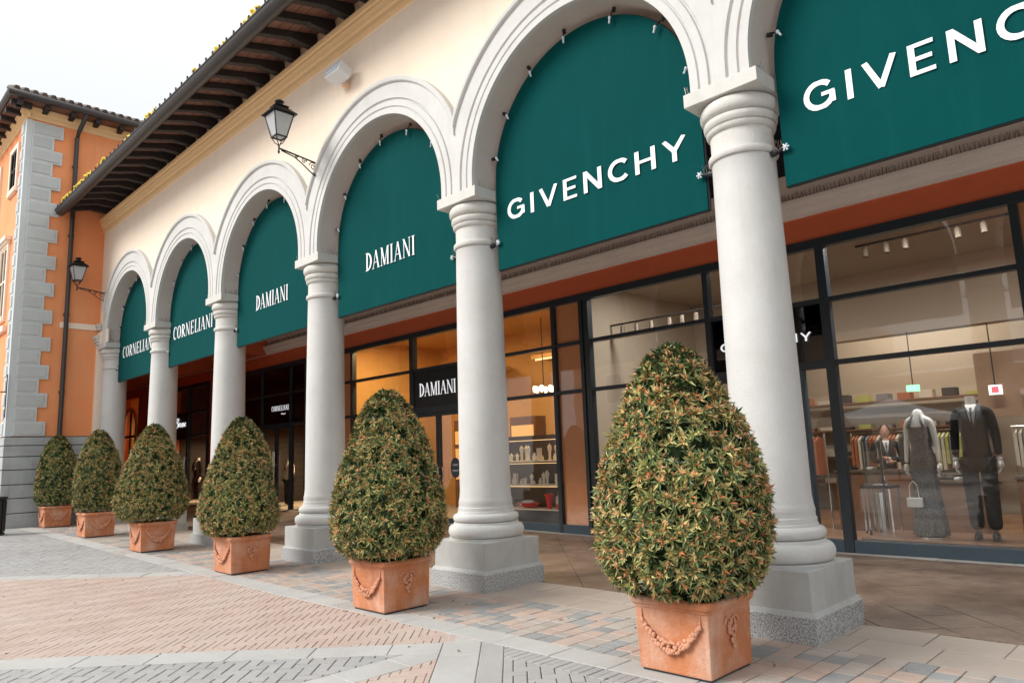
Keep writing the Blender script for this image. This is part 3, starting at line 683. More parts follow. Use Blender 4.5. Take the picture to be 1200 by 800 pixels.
def tiles(W=.46):
    ca = S2
    for i in range(-60, 60):
        for j in range(-60, 60):
            P = [(i*W, j*W), ((i+1)*W, j*W), ((i+1)*W, (j+1)*W), (i*W, (j+1)*W)]
            Q = [((x-y)*ca, (x+y)*ca) for x, y in P]
            mx = sum(t[0] for t in Q)/4; my = sum(t[1] for t in Q)/4
            if -30 < mx < 3 and 0 < my < 5: yield Q, 0
field('arcade_floor', 'floor_tile', [[((0, -1), -.42), ((0, 1), 4.42), ((1, 0), 3), ((-1, 0), 30)]], tiles(), [M_brown], .005, 300, .003, .001)
field('threshold_strip', 'slab', [[((1, 0), 3)]], list(straight(4.42, 4.66, .9, -30, 3)), [M_slab], .0015, 60)
# ================================================================== OBJECTS
# ---------------- lettering (cap height 1)
def arc_(cx, cy, rx, ry, a0, a1, n=18): return [(cx+rx*math.cos(R(a0+(a1-a0)*k/n)), cy+ry*math.sin(R(a0+(a1-a0)*k/n))) for k in range(n+1)]
T = .185
SANS = {'G': ([(arc_(.50, .5, .43, .43, 42, 338), T), ([(.895, .14), (.895, .52)], T), ([(.97, .50), (.56, .50)], .13)], 1.0),
 'I': ([([(.09, 0), (.09, 1)], T)], .18), 'V': ([([(.06, 1), (.475, .03)], T), ([(.475, .03), (.89, 1)], T)], .95),
 'E': ([([(.08, 0), (.08, 1)], T), ([(.1, .935), (.68, .935)], .13), ([(.1, .5), (.62, .5)], .13), ([(.1, .065), (.68, .065)], .13)], .70),
 'N': ([([(.08, 0), (.08, 1)], T), ([(.09, .96), (.77, .04)], .19), ([(.78, 0), (.78, 1)], T)], .86),
 'C': ([(arc_(.50, .5, .43, .43, 42, 318), T)], .88),
 'H': ([([(.08, 0), (.08, 1)], T), ([(.1, .5), (.75, .5)], .13), ([(.78, 0), (.78, 1)], T)], .86),
 'Y': ([([(.05, 1), (.45, .44)], T), ([(.85, 1), (.45, .44)], T), ([(.45, .48), (.45, 0)], T)], .9)}
th, tk = .042, .112
def sf(x, y, w=.22): return ([(x-w/2, y), (x+w/2, y)], .03)
def vw(pts, f): return [f(i/(len(pts)-1)) for i in range(len(pts))]
cO = arc_(.30, .5, .24, .47, 0, 360, 28); cC = arc_(.30, .5, .24, .47, 50, 310, 22); cD = arc_(.14, .5, .36, .47, -90, 90, 16)
SERIF = {'D': ([([(.14, 0), (.14, 1)], tk), (cD, vw(cD, lambda t: th+(.14-th)*math.sin(math.pi*t))), sf(.12, .985, .2), sf(.12, .015, .2)], .56),
 'A': ([([(.05, 0), (.29, 1)], th), ([(.29, 1), (.53, 0)], tk), ([(.13, .33), (.45, .33)], .035), sf(.05, .015, .18), sf(.53, .015, .2)], .62),
 'M': ([([(.09, 0), (.09, 1)], th), ([(.11, 1), (.36, .02)], tk), ([(.36, .02), (.60, 1)], th), ([(.63, 0), (.63, 1)], tk), sf(.09, .015, .16), sf(.63, .015, .2), sf(.07, .985, .14), sf(.65, .985, .16)], .76),
 'I': ([([(.10, 0), (.10, 1)], tk), sf(.10, .985), sf(.10, .015)], .24),
 'N': ([([(.09, 0), (.09, 1)], th), ([(.09, 1), (.54, .0)], tk), ([(.55, 0), (.55, 1)], th), sf(.09, .015, .16), sf(.07, .985, .16), sf(.55, .985, .16)], .66),
 'C': ([(cC, vw(cC, lambda t: th+(.125-th)*math.sin(math.pi*t))), ([(.46, .72), (.475, .95)], .04)], .54),
 'O': ([(cO, vw(cO, lambda t: th+(.13-th)*abs(math.cos(2*math.pi*t))))], .62),
 'R': ([([(.12, 0), (.12, 1)], tk), (arc_(.14, .74, .28, .235, -90, 90, 12), vw(range(13), lambda t: th+.08*math.sin(math.pi*t))), ([(.22, .5), (.50, .0)], .12), sf(.12, .985, .2), sf(.12, .015, .2), sf(.52, .015, .14)], .58),
 'E': ([([(.12, 0), (.12, 1)], tk), ([(.12, .975), (.46, .975)], .05), ([(.12, .5), (.38, .5)], .04), ([(.12, .025), (.48, .025)], .05), ([(.46, .8), (.46, 1)], .035), ([(.48, 0), (.48, .2)], .035), ([(.38, .4), (.38, .6)], .03)], .54),
 'L': ([([(.12, 0), (.12, 1)], tk), sf(.12, .985, .2), ([(.05, .025), (.46, .025)], .05), ([(.46, 0), (.46, .22)], .035)], .5)}
def strip(mb, pts, w, s, x0, z0, y, th_, sxx):
    n = len(pts); ws = w if isinstance(w, list) else [w]*n; L = []; Rr = []
    closed = n > 3 and abs(pts[0][0]-pts[-1][0])+abs(pts[0][1]-pts[-1][1]) < 1e-6
    for i in range(n):
        if closed and i in (0, n-1): a, b = pts[-2], pts[1]
        else: a, b = pts[max(0, i-1)], pts[min(n-1, i+1)]
        dx, dz = (b[0]-a[0]), (b[1]-a[1]); l = math.hypot(dx, dz) or 1; nx, nz = -dz/l*ws[i]/2, dx/l*ws[i]/2
        L.append((pts[i][0]+nx, pts[i][1]+nz)); Rr.append((pts[i][0]-nx, pts[i][1]-nz))
    c01 = lambda v: min(1.0, max(0.0, v)) if abs(dx) < 1e9 else v
    for i in range(n-1):
        q = [L[i], L[i+1], Rr[i+1], Rr[i]]; q = [(x0+a*s*sxx, z0+c01(b)*s) for a, b in q]; b = len(mb.v)
        mb.v += [(a, y, z) for a, z in q]+[(a, y+th_, z) for a, z in q]
        mb.f += [(b, b+1, b+2, b+3), (b+4, b+5, b+6, b+7), (b, b+1, b+5, b+4), (b+1, b+2, b+6, b+5), (b+2, b+3, b+7, b+6), (b+3, b, b+4, b+7)]; mb.m += [0]*6
def lettering(parent, text, font, x0, x1, z0, z1, yfront, gap=.12, m=None, off=(0, 0, 0), thick=.003, name='letter'):
    F = SANS if font == 's' else SERIF; hh = z1-z0
    tot = sum(F[c][1] for c in text)+gap*(len(text)-1); sxx = (x1-x0)/(tot*hh); x = x0
    for c in text:
        mb = MB()
        for j, (pts, w) in enumerate(F[c][0]): strip(mb, pts, w, hh, 0, 0, -thick-.0004*j, thick+.0004*j, sxx)
        mb.build(name, m or M_white, parent, loc=(x-off[0], yfront-off[1], z0-off[2]), fix=False)
        x += (F[c][1]+gap)*hh*sxx
# ---------------- banners
def banner(cx, text, font, w, label, xoff=0, hl=.29, wob=.28):
    hb = 1.492; t = empty('arch_banner', (cx, 0, 3.87), label, 'banner', 'green banners hanging in the arches')
    zc = 5.035-3.87; pts = [(hb, 0)]+[(hb*math.cos(math.pi*k/48), zc+hb*math.sin(math.pi*k/48)) for k in range(49)]+[(-hb, 0)]
    mb = MB(); nX, nZ = 44, 44; n = len(pts)
    # canvas as vertical strips so folds can be given a little relief
    def top(x): return zc+math.sqrt(max(0, hb*hb-x*x))
    V = []
    for i in range(nX+1):
        x = -hb*math.cos(math.pi*i/nX); tp = top(x)
        for j in range(nZ+1):
            z = tp*j/nZ; y = -.02+(wob*(.006*math.sin(x*26+math.sin(z*2))+.005*math.sin(x*47+1.3))+.005*math.sin(x*2.1+z*1.3)+.002*math.sin(9*math.atan2(z-zc, x))*min(1, (x*x+(z-zc)**2)/2.2)**2)*math.sin(math.pi*min(1, j/nZ*1.0))**.6
            V.append((x, y, z))
    b = 0; mb.v += V; m_ = len(V); mb.v += [(x, y+.02, z) for x, y, z in V]
    for i in range(nX):
        for j in range(nZ):
            q = (i*(nZ+1)+j, (i+1)*(nZ+1)+j, (i+1)*(nZ+1)+j+1, i*(nZ+1)+j+1); mb.f.append(q); mb.f.append(tuple(m_+k for k in reversed(q))); mb.m += [0, 0]
    for i in range(nX): 
        for j in (0, nZ): a, c = i*(nZ+1)+j, (i+1)*(nZ+1)+j; mb.f.append((a, c, m_+c, m_+a)); mb.m.append(0)
    mb.build('canvas', M_teal, t, smooth=SH)
    fr = [(x*1.0, .015, z) for x, z in pts]
    MB().tube(fr, .016, 8).build('hoop_frame', M_black, t, smooth=SH)
    MB().tube([(-hb, .012, .0), (hb, .012, .0)], .017, 8).build('bottom_rail', M_black, t)
    lettering(t, text, font, -w/2+xoff, w/2+xoff, .60, .60+hl, -.0285, gap=.34 if font == 's' else .09)
    for a in (14, 42, 70, 98, 122, 146, 168):
        ca, sa = math.cos(R(a)), math.sin(R(a)); p = Vector((1.562*ca, -.03, zc+.012+1.562*sa)); d = Vector((-ca, 0, -sa))
        cl = MB().tube([p, p+d*.045], .024, 8).tube([p+d*.02, p+d*.11+Vector((0, -.04, 0))], .009, 6).build('clamp', M_black, t)
        MB().ball(tuple(p+d*.12+Vector((0, -.045, -.01))), .019, 7, 5).tube([p+d*.12+Vector((0, -.045, -.01)), p+d*.15+Vector((0, -.045, -.05))], .011, 6).build('clamp_knob', M_knob, cl)
    for sx in (-1, 1):
        p = Vector((sx*(1.87-.30), -.04, .33)); cl = MB().tube([p, p+Vector((-sx*.10, -.015, .02))], .017, 8).tube([p+Vector((sx*.02, 0, 0)), p+Vector((-sx*.03, 0, .01))], .03, 8).build('clamp', M_black, t)
        b0 = MB()
        for k in range(6): u = 2*math.pi*k/6; b0.tube([p+Vector((-sx*.12, -.02, .025)), p+Vector((-sx*.12+.035*math.cos(u), -.02, .025+.035*math.sin(u)))], .008, 5)
        b0.ball(tuple(p+Vector((-sx*.12, -.02, .025))), .02, 7, 5).build('clamp_knob', M_knob, cl)
        s_ = MB(); wire(s_, p+Vector((-sx*.03, 0, .02)), 7, (.12, .01), .10, .002); s_.build('bird_spikes', M_spikeD, cl, fix=False)['kind'] = 'stuff'
def bc(i): return (CX[i]+CX[i+1])/2
banner(bc(1), 'GIVENCHY', 's', 2.40, 'green arched banner with GIVENCHY, cut by the top right corner of the photo', -.05, .27)
banner(bc(2), 'GIVENCHY', 's', 2.58, 'green arched banner with GIVENCHY shown whole, in the second largest arch', .01, .255)
banner(bc(3), 'DAMIANI', 'r', 1.27, 'green arched banner with DAMIANI in the arch right of the wall lantern', -.04, .29)
banner(bc(4), 'DAMIANI', 'r', 1.27, 'green arched banner with DAMIANI in the arch under the wall lantern', -.04, .29)
banner(bc(5), 'CORNELIANI', 'r', 2.2, 'creased green arched banner with CORNELIANI, the larger and more right of the two', -.12, .30, 1)
banner(bc(6), 'CORNELIANI', 'r', 2.3, 'creased green arched banner with CORNELIANI in the last arch beside the orange wall', .0, .30, 1)
banner(bc(0), 'GIVENCHY', 's', 2.60, 'green arched banner with GIVENCHY wholly outside the photo on the right')
# ---------------- wall lanterns
def lantern(x, z, label):
    t = empty('wall_lantern', (x, YF, z), label, 'wall lantern', 'iron lanterns on scrolled wall brackets')
    t.scale = (.88, .88, .88); A = .82; b = MB()
    b.box(-.018, .018, -.03, 0, -.24, .14); o = b.build('back_plate', M_black, t, bevel=.004)
    b = MB().tube([(0, -.02, .08), (0, -A*.55, .13), (0, -A, .17)], .016, 8)
    b.tube([(0, -.02, -.20), (0, -.16, -.13), (0, -.34, -.01), (0, -.50, .085), (0, -A+.05, .14)], .012, 8); b.build('bracket_arm', M_black, t, smooth=True)
    def scroll(cy, cz, r0, turns, s=1, rr=.009):
        P = [(0, cy+s*(r0*(1-k/34))*math.cos(turns*2*math.pi*k/28), cz+(r0*(1-k/34))*math.sin(turns*2*math.pi*k/28)) for k in range(29)]
        MB().tube(P, rr, 6).build('scroll', M_black, t, smooth=True)
    scroll(-.12, .0, .085, 1.6, -1); scroll(-.31, .06, .055, 1.4); scroll(-.46, .105, .032, 1.3); scroll(-.07, -.13, .04, 1.2, -1)
    MB().tube([(0, -A, .06), (0, -A, .09), (0, -A, .14), (0, -A, .22)], [.006, .022, .014, .02], 8).build('finial', M_black, t, smooth=True)
    zb, w0, w1, zt = .38, .10, .19, .80     # lantern cage
    cg = MB()
    for sx in (-1, 1):
        for sy in (-1, 1):
            cg.tube([(sx*w0, -A+sy*w0, zb), (sx*w1, -A+sy*w1, zt)], .011, 6); cg.tube([(sx*w0, -A+sy*w0, zb), (sx*.05, -A+sy*.05, .27), (0, -A, .22)], .009, 6)
    for a, zz in ((w0, zb), (w1, zt)):
        cg.box(-a-.01, a+.01, -A-a-.012, -A-a+.012, zz-.012, zz+.012).box(-a-.01, a+.01, -A+a-.012, -A+a+.012, zz-.012, zz+.012)
        cg.box(-a-.0115, -a+.0115, -A-a, -A+a, zz-.011, zz+.011).box(a-.0115, a+.0115, -A-a, -A+a, zz-.011, zz+.011)
    cage = cg.build('cage', M_black, t)
    for sx, sy in ((1, 0), (-1, 0), (0, 1), (0, -1)):
        p = MB(); q = []
        for w_, zz in ((w0, zb+.012), (w1, zt-.012)):
            w_ -= .004; a, c = ((sx*w_, -w_*.95), (sx*w_, w_*.95)) if sx else ((-w_*.95, sy*w_), (w_*.95, sy*w_))
            q.append((a[0], -A+a[1], zz)); q.append((c[0], -A+c[1], zz))
        n_ = Vector((-sx*.004, -sy*.004, 0)); Q = [q[0], q[1], q[3], q[2]]; P2 = [tuple(Vector(v)+n_) for v in Q]; bb = MB(); bb.v += Q+P2
        bb.f += [(0, 1, 2, 3), (4, 5, 6, 7), (0, 1, 5, 4), (1, 2, 6, 5), (2, 3, 7, 6), (3, 0, 4, 7)]; bb.m += [0]*6; bb.build('glass_pane', M_lampglass, cage)
    MB().lathe([(.03, .50), (.05, .54), (.06, .62), (.05, .70), (.03, .78)], 14, (0, -A, 0)).build('bulb', M_shirt, t, smooth=True)
    rf = MB().frustum((0, -A), (.245, .245), (.235, .235), .812, .83).frustum((0, -A), (.235, .235), (.13, .13), .83, .93).frustum((0, -A), (.125, .125), (.11, .11), .93, .965).frustum((0, -A), (.135, .135), (.125, .125), .965, .98)
    rf.lathe([(.12, .98), (.09, 1.0), (.05, 1.03), (.05, 1.045), (.085, 1.06), (.09, 1.075), (.06, 1.10), (.02, 1.11)], 16, (0, -A, 0)); rf.build('cap', M_black, t)
lantern(-10.36, 6.42, 'black iron lantern on a scrolled bracket between two arches on the cream wall')
lantern(-21.66, 6.28, 'black iron lantern beside the orange wall at the far left end of the arches')
# floodlight on the cream wall
t = empty('floodlight', (-9.42, YF, 7.55), 'white wall floodlight box on the cream wall under the eaves', 'floodlight')
MB().box(-.03, .03, -.12, 0, -.08, .0).build('bracket', M_peach, t)
Mx = Matrix.Rotation(R(-22), 4, 'X')
MB().box(-.21, .21, -.34, -.10, -.07, .12, 0, Mx).build('housing', mat('floodlight_white', (.72, .74, .76), .4), t, bevel=.03)
MB().box(-.18, .18, -.352, -.338, -.05, .10, 0, Mx).build('lens', mat('floodlight_lens', (.45, .52, .58), .2), t, bevel=.004)
# small bracket sign at the far left
t = empty('hanging_sign', (XO+.08, YO-.07, 3.48), 'small white hanging sign on a black bracket at the corner building', 'sign')
MB().box(-.02, .02, -.02, .0, -.55, .55).build('back_bar', M_black, t); MB().tube([(0, -.01, .1), (0, -.60, .1)], .015, 6).build('arm', M_black, t)
MB().box(-.02, .02, -.52, -.17, -.32, .02).build('frame', M_black, t); MB().box(-.025, .025, -.49, -.20, -.28, -.02).build('board', M_white, t)
MB().ball((0, -.32, .25), .12, 12, 8).build('globe', M_shirt, t, smooth=True)
# slatted bin standing in for the bench at the left edge
def bin_(x, y):
    t = empty('bench_stand_in', (x, y, h(x)), 'dark slatted bin standing in for a bench at the left edge beside the grey plinth', 'bench stand-in')
    for k in range(16):
        a = 2*math.pi*k/16; M = Matrix.Translation((.24*math.cos(a), .24*math.sin(a), 0)) @ Matrix.Rotation(a, 4, 'Z')
        MB().box(-.012, .012, -.035, .035, .08, .78, 0, M).build('slat', M_black, t)
    MB().lathe([(.26, .80), (.27, .82), (.27, .85), (.23, .86), (.22, .80)], 24).build('rim', M_black, t, smooth=SH); MB().lathe([(.21, .04), (.225, .79)], 20).build('liner', M_darkint, t)
    MB().lathe([(.25, 0), (.25, .05), (.2, .07)], 24).build('foot', M_black, t)
bin_(-20.38, -2.76)
# ---------------- planters
def planter_meshes():
    b = MB()
    b.frustum((0, 0), (.285, .285), (.298, .298), .015, .45)
    body = b.mesh('body', M_terra, bevel=.012)
    b = MB()
    for (a, z0, c, z1) in ((.306, .447, .318, .46), (.335, .462, .342, .475), (.342, .475, .342, .50), (.342, .50, .330, .518)):
        pass
    prof = [(.297, .435), (.308, .442), (.308, .456), (.318, .460), (.325, .474), (.327, .490), (.323, .508), (.312, .517), (.30, .518), (.286, .512), (.282, .47), (.282, .44)]
    n = len(prof)
    def rr(w, z, cr=.035):
        P = []
        for qx, qy, a0 in ((1, 1, 0), (-1, 1, 90), (-1, -1, 180), (1, -1, 270)):
            for k in range(5): a = R(a0+90*k/4); P.append((qx*(w-cr)+cr*math.cos(a), qy*(w-cr)+cr*math.sin(a), z))
        return P
    for w_, z in prof: b.v += rr(w_, z)
    for i in range(n-1):
        for k in range(20): j = (k+1) % 20; b.f.append((i*20+k, i*20+j, (i+1)*20+j, (i+1)*20+k)); b.m.append(0)
    rim = b.mesh('rim', M_terra, smooth=R(50))
    # festoon: a swag of fruit lumps
    def swag(w_, dep, rmax, seed, nn=46):
        r0 = random.Random(seed); b = MB()
        for k in range(nn):
            t = k/(nn-1); x = (t-.5)*w_; z = -dep*(1-(2*t-1)**2); fat = math.sin(math.pi*t)**.8*rmax+.008
            for q in range(3):
                b.ball((x+r0.uniform(-1, 1)*.008, -.004-r0.random()*.012, z+r0.uniform(-1, 1)*fat), r0.uniform(.010, .019), 7, 5, 0, (1, .7, 1))
        for s in (-1, 1):
            for q in range(5): b.ball((s*(w_/2+.006), -.004, .02+q*.015), .011-.001*q, 7, 5)
        return b.mesh('festoon', M_terra2, smooth=True)
    def bunch(seed):
        r0 = random.Random(seed); b = MB()
        for k in range(46): z = r0.uniform(-.12, .07); wd = .055*(1-abs(z-.02)/.16); b.ball((r0.uniform(-wd, wd), -.003-r0.random()*.008, z), r0.uniform(.008, .016), 7, 5, 0, (1, .7, 1))
        for s in (-1, 1): b.tube([(0, -.004, .06), (s*.05, -.006, .09), (s*.085, -.006, .07), (s*.09, -.004, .04)], .008, 6)
        return b.mesh('flower_relief', M_terra2, smooth=True)
    base = MB().box(-.27, .27, -.27, .27, 0, .03).mesh('drip_tray', M_frame)
    soil = MB(); 
    for i in range(12):
        for j in range(12): pass
    sv = [[(-.28+.56*i/12, -.28+.56*j/12, .475+random.uniform(-.012, .012)) for j in range(13)] for i in range(13)]
    for i in range(12):
        for j in range(12): soil.face([sv[i][j], sv[i+1][j], sv[i+1][j+1], sv[i][j+1]])
    for i in range(13): pass
    soil.box(-.28, .28, -.28, .28, .40, .462)
    return body, rim, swag(.46, .155, .030, 1), swag(.38, .14, .030, 2), bunch(3), base, soil.mesh('soil', M_soil)
PM = planter_meshes()
PL = [(-2.985, -1.515), (-6.625, -1.575), (-10.50, -1.43), (-14.22, -1.40), (-17.90, -1.31), (-21.45, -1.27)]
plab = ['nearest terracotta planter, square with fruit festoon, in front of the largest column', 'terracotta planter second nearest, in front of the column between the GIVENCHY and right DAMIANI banners',
        'terracotta planter third from the right, left of a grey column foot', 'fourth terracotta planter from the right, under the wide topiary before the dark doorway',
        'fifth terracotta planter from the right, smallest but one, in front of the grey plinth corner', 'farthest and smallest terracotta planter, standing against the grey stone plinth']
prot = [2, -6, 0, 3, 2, 0]
for i, (x, y) in enumerate(PL):
    t = empty('terracotta_planter', (x, y, h(x)), plab[i], 'planter', 'terracotta planters along the arcade', R(0))
    for me in (PM[0], PM[1], PM[5], PM[6]): add(me.name, me, t)
    a = add('festoon', PM[2], t, (0, -.299, .345)); a.rotation_euler = (R(-2.6), 0, 0)
    a = add('flower_relief', PM[4] if i < 3 else PM[3], t, (.299, 0, .30 if i < 3 else .34)); a.rotation_euler = (R(-2.6), 0, R(90))
    a = add('festoon', PM[2], t, (-.299, 0, .345)); a.rotation_euler = (R(-2.6), 0, R(-90))
# ---------------- topiary
def leaf_geo(base, d, upv, L, W_, out, mi):
    d = d.normalized(); s = d.cross(upv)
    if s.length < .05: s = d.cross(Vector((1, 0, 0)))
    s.normalize(); nn = s.cross(d); c = base+d*L*.5-nn*L*.03
    v = [base, base+d*L*.48+s*W_+nn*W_*.5, base+d*L*.48-s*W_+nn*W_*.5, base+d*L*.98-nn*L*.10, c]
    b = len(out.v); out.v += [tuple(p) for p in v]
    out.f += [(b, b+4, b+1), (b, b+2, b+4), (b+1, b+4, b+3), (b+4, b+2, b+3)]; out.m += [mi]*4
def whorl(out, pos, axis, sc, rnd, young):
    axis = axis.normalized(); a = axis.orthogonal().normalized(); b2 = axis.cross(a)
    n = rnd.randint(6, 8); ph = rnd.random()*6.28
    for k in range(n):
        t = ph+k*2.4; el = R(rnd.uniform(5, 42)); dd = (a*math.cos(t)+b2*math.sin(t))*math.cos(el)+axis*math.sin(el)
        mi = rnd.choice((0, 0, 1, 1, 2)) if young < .5 else rnd.choice((0, 1, 1, 2, 2))
        leaf_geo(pos, dd, axis, sc*rnd.uniform(.7, 1.25), sc*.13, out, mi)
    if young > .1:
        for k in range(rnd.randint(3, 6)):
            t = ph+k*1.9+.5; el = R(rnd.uniform(35, 75)); dd = (a*math.cos(t)+b2*math.sin(t))*math.cos(el)+axis*math.sin(el)
            mi = rnd.choice((2, 3, 3, 3, 4)) if young > .45 else rnd.choice((1, 2, 2, 3))
            leaf_geo(pos+axis*sc*.12, dd, axis, sc*rnd.uniform(.55, .85), sc*.10, out, mi)
def prof_r(t, pr):
    for (t0, r0), (t1, r1) in zip(pr[:-1], pr[1:]):
        if t <= t1: u = (t-t0)/(t1-t0); u = u*u*(3-2*u)*.5+u*.5; return r0+(r1-r0)*u
    return pr[-1][1]
WV = []
for k in range(12):
    mb = MB(); whorl(mb, Vector((0, 0, 0)), Vector((0, 0, 1)), 1.0, random.Random(50+k), (k % 6)/5.0); WV.append(mb.mesh('leaf_cluster', M_leaf, fix=False))
def topiary(x, y, H, Rm, lean, seed, label, nw, nparts, sc, pr, young_bias):
    rnd = random.Random(seed); z0 = h(x)+.56
    t = empty('topiary_shrub', (x, y, z0), label, 'topiary', 'clipped photinia topiaries in planters')
    MB().tube([(0, 0, -.12), (.01, 0, .3), (0, .01, H*.8)], [.035, .03, .012], 8).build('trunk', M_trunk, t, smooth=True)
    tw = MB()
    for k in range(26):
        zz = rnd.uniform(.12, H*.75); a = rnd.random()*6.28; rr = prof_r((zz+.1)/H, pr)*Rm*.85; tw.tube([(0, 0, zz*.75), (rr*.5*math.cos(a), rr*.5*math.sin(a), zz*.9+.03), (rr*math.cos(a), rr*math.sin(a), zz+.08)], [.012, .008, .004], 5)
    o = tw.build('twigs', M_trunk, t, smooth=True); o['kind'] = 'stuff'
    lump = [(rnd.random()*6.28, rnd.random(), rnd.uniform(-.06, .065), rnd.uniform(.12, .4)) for _ in range(34)]
    pts = []
    i = 0
    while len(pts) < nw:
        i += 1; tt = rnd.random(); a = rnd.random()*2*math.pi; r_ = prof_r(tt, pr)*Rm
        sl_ = (prof_r(min(1, tt+.03), pr)-prof_r(max(0, tt-.03), pr))*Rm/(.06*H)
        if rnd.random() > min(1, (r_/Rm*math.sqrt(1+sl_*sl_))*.9+.06): continue
        off = 1+sum(am*math.exp(-((((a-la+math.pi) % (2*math.pi))-math.pi)**2/wd+((tt-lz)*3)**2/wd)) for la, lz, am, wd in lump)
        depth = 1-abs(rnd.gauss(0, .05)); r2_ = r_*off*depth*(1-.07*(rnd.random() < .25)*rnd.random())
        z = tt*H; dr = (prof_r(min(1, tt+.04), pr)-prof_r(max(0, tt-.04), pr))*Rm/(.08*H)
        nrm = Vector((math.cos(a), math.sin(a), -dr)).normalized()
        p = Vector((r2_*math.cos(a)+lean*z, r2_*math.sin(a), z)); ax = (nrm+Vector((rnd.gauss(0, .45), rnd.gauss(0, .45), .25+rnd.gauss(0, .35)))).normalized()
        yv = min(.99, max(0, rnd.random()*.95+.08+young_bias+(.12 if tt > .55 else 0))); pts.append((p, ax, yv))
    cdir = (CAM-Vector((x, y, z0+H/2))).normalized()
    pts.sort(key=lambda q: -(q[0]-Vector((0, 0, H/2))).dot(cdir))
    f = MB()
    for j, (p, ax, yv) in enumerate(pts):
        s_ = sc*rnd.uniform(.8, 1.2)
        if j < nparts:
            idx = min(5, int(yv*6))+6*rnd.randint(0, 1); o = bpy.data.objects.new('leaf_cluster', WV[idx]); COL.objects.link(o); o.parent = t
            q = ax.to_track_quat('Z', 'Y'); o.rotation_mode = 'QUATERNION'; o.rotation_quaternion = q; o.location = p; o.scale = (s_, s_, s_)
        else: whorl(f, p, ax, s_, rnd, yv)
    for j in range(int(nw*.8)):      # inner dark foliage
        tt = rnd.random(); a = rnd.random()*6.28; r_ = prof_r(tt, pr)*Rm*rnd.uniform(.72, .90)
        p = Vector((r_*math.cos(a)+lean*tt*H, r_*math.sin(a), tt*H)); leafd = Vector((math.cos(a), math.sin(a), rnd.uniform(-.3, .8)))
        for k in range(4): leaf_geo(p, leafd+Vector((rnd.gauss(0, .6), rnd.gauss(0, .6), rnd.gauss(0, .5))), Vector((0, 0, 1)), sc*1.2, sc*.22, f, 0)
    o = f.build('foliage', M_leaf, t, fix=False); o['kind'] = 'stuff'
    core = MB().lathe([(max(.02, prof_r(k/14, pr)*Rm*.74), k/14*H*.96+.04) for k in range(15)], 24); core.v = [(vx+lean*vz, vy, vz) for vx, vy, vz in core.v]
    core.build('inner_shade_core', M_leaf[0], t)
PR1 = [(0, .72), (.06, .90), (.16, .99), (.28, 1.0), (.45, .91), (.62, .76), (.78, .58), (.89, .42), (.96, .25), (1, .06)]
PR2 = [(0, .78), (.07, .94), (.16, 1.0), (.32, .95), (.52, .80), (.70, .62), (.85, .43), (.95, .25), (1, .05)]
PR3 = [(0, .80), (.08, .95), (.25, 1.0), (.5, .93), (.7, .76), (.85, .55), (.95, .32), (1, .08)]
topiary(PL[0][0]-.05, PL[0][1], 1.75, .63, .01, 11, 'nearest and largest egg shaped topiary with orange tipped leaves, before the largest column', 2700, 300, .070, PR1, .12)
topiary(PL[1][0]-.03, PL[1][1], 1.72, .61, -.01, 12, 'second nearest egg shaped topiary, in front of the jewellery shop door', 2600, 300, .066, PR1, .0)
topiary(PL[2][0]-.08, PL[2][1], 1.64, .57, 0, 13, 'pear shaped topiary third from the right, left of the middle column', 2400, 200, .063, PR2, .0)
topiary(PL[3][0]-.10, PL[3][1], 1.69, .60, -.0, 14, 'broad conical topiary fourth from the right, yellowish on its left side', 2400, 0, .063, PR2, .0)
topiary(PL[4][0]-.06, PL[4][1], 1.71, .46, 0, 15, 'narrow topiary fifth from the right, between the two far columns', 1700, 0, .066, PR3, -.12)
topiary(PL[5][0]-.06, PL[5][1], 1.70, .47, 0, 16, 'smallest and darkest topiary, farthest left against the grey plinth', 1700, 0, .066, PR3, -.3)
# ================================================================== SHOP FRONTS
def bars(parent, specs, name, m, off, bevel=.006):
    for s_ in specs: MB().box(*s_).build(name, m, parent, loc=(-off[0], -off[1], 0), bevel=bevel)
def shop(x, label, name='shop_front'):
    return empty(name, (x, YS, 0), label, 'shop front')
def fr(t, x0, x1, z0, z1, name='mullion', m=None, y0=YS-.06, y1=YS+.08): return MB().box(x0, x1, y0, y1, z0, z1).build(name, m or M_frame, t, loc=(-t.location.x, -t.location.y, 0), bevel=.006)
def pane(t, x0, x1, z0, z1, m=None, name='pane', y=YS+.01): return MB().box(x0, x1, y, y+.008, z0, z1).build(name, m or M_glass, t, loc=(-t.location.x, -t.location.y, 0))
def window(t, x0, x1, zs, kick=.17, m=None, mk=None):
    """panes between z levels with transoms; the mullions are built apart"""
    fr(t, x0, x1, .0, kick, 'kick_plate', M_framelow, YS-.05)
    z = kick
    for zz in zs:
        pane(t, x0, x1, z, zz-.035, m); fr(t, x0, x1, zz-.035, zz+.035, 'transom', None, YS-.05)
        z = zz+.035
    pane(t, x0, x1, z, 4.50, m)
def salmon(t, x0, x1):
    for a, b in ((.17, 2.695), (2.765, 3.645), (3.715, 4.50)): 
        MB().box(x0, x1, YS+.03, YS+.06, a, b).build('infill_panel', M_salmon, t, loc=(-t.location.x, -t.location.y, 0)); pane(t, x0, x1, a, b)
    for zz in (2.73, 3.68): fr(t, x0, x1, zz-.035, zz+.035, 'transom', None, YS-.05)
    fr(t, x0, x1, 0, .17, 'kick_plate', M_framelow, YS-.05)
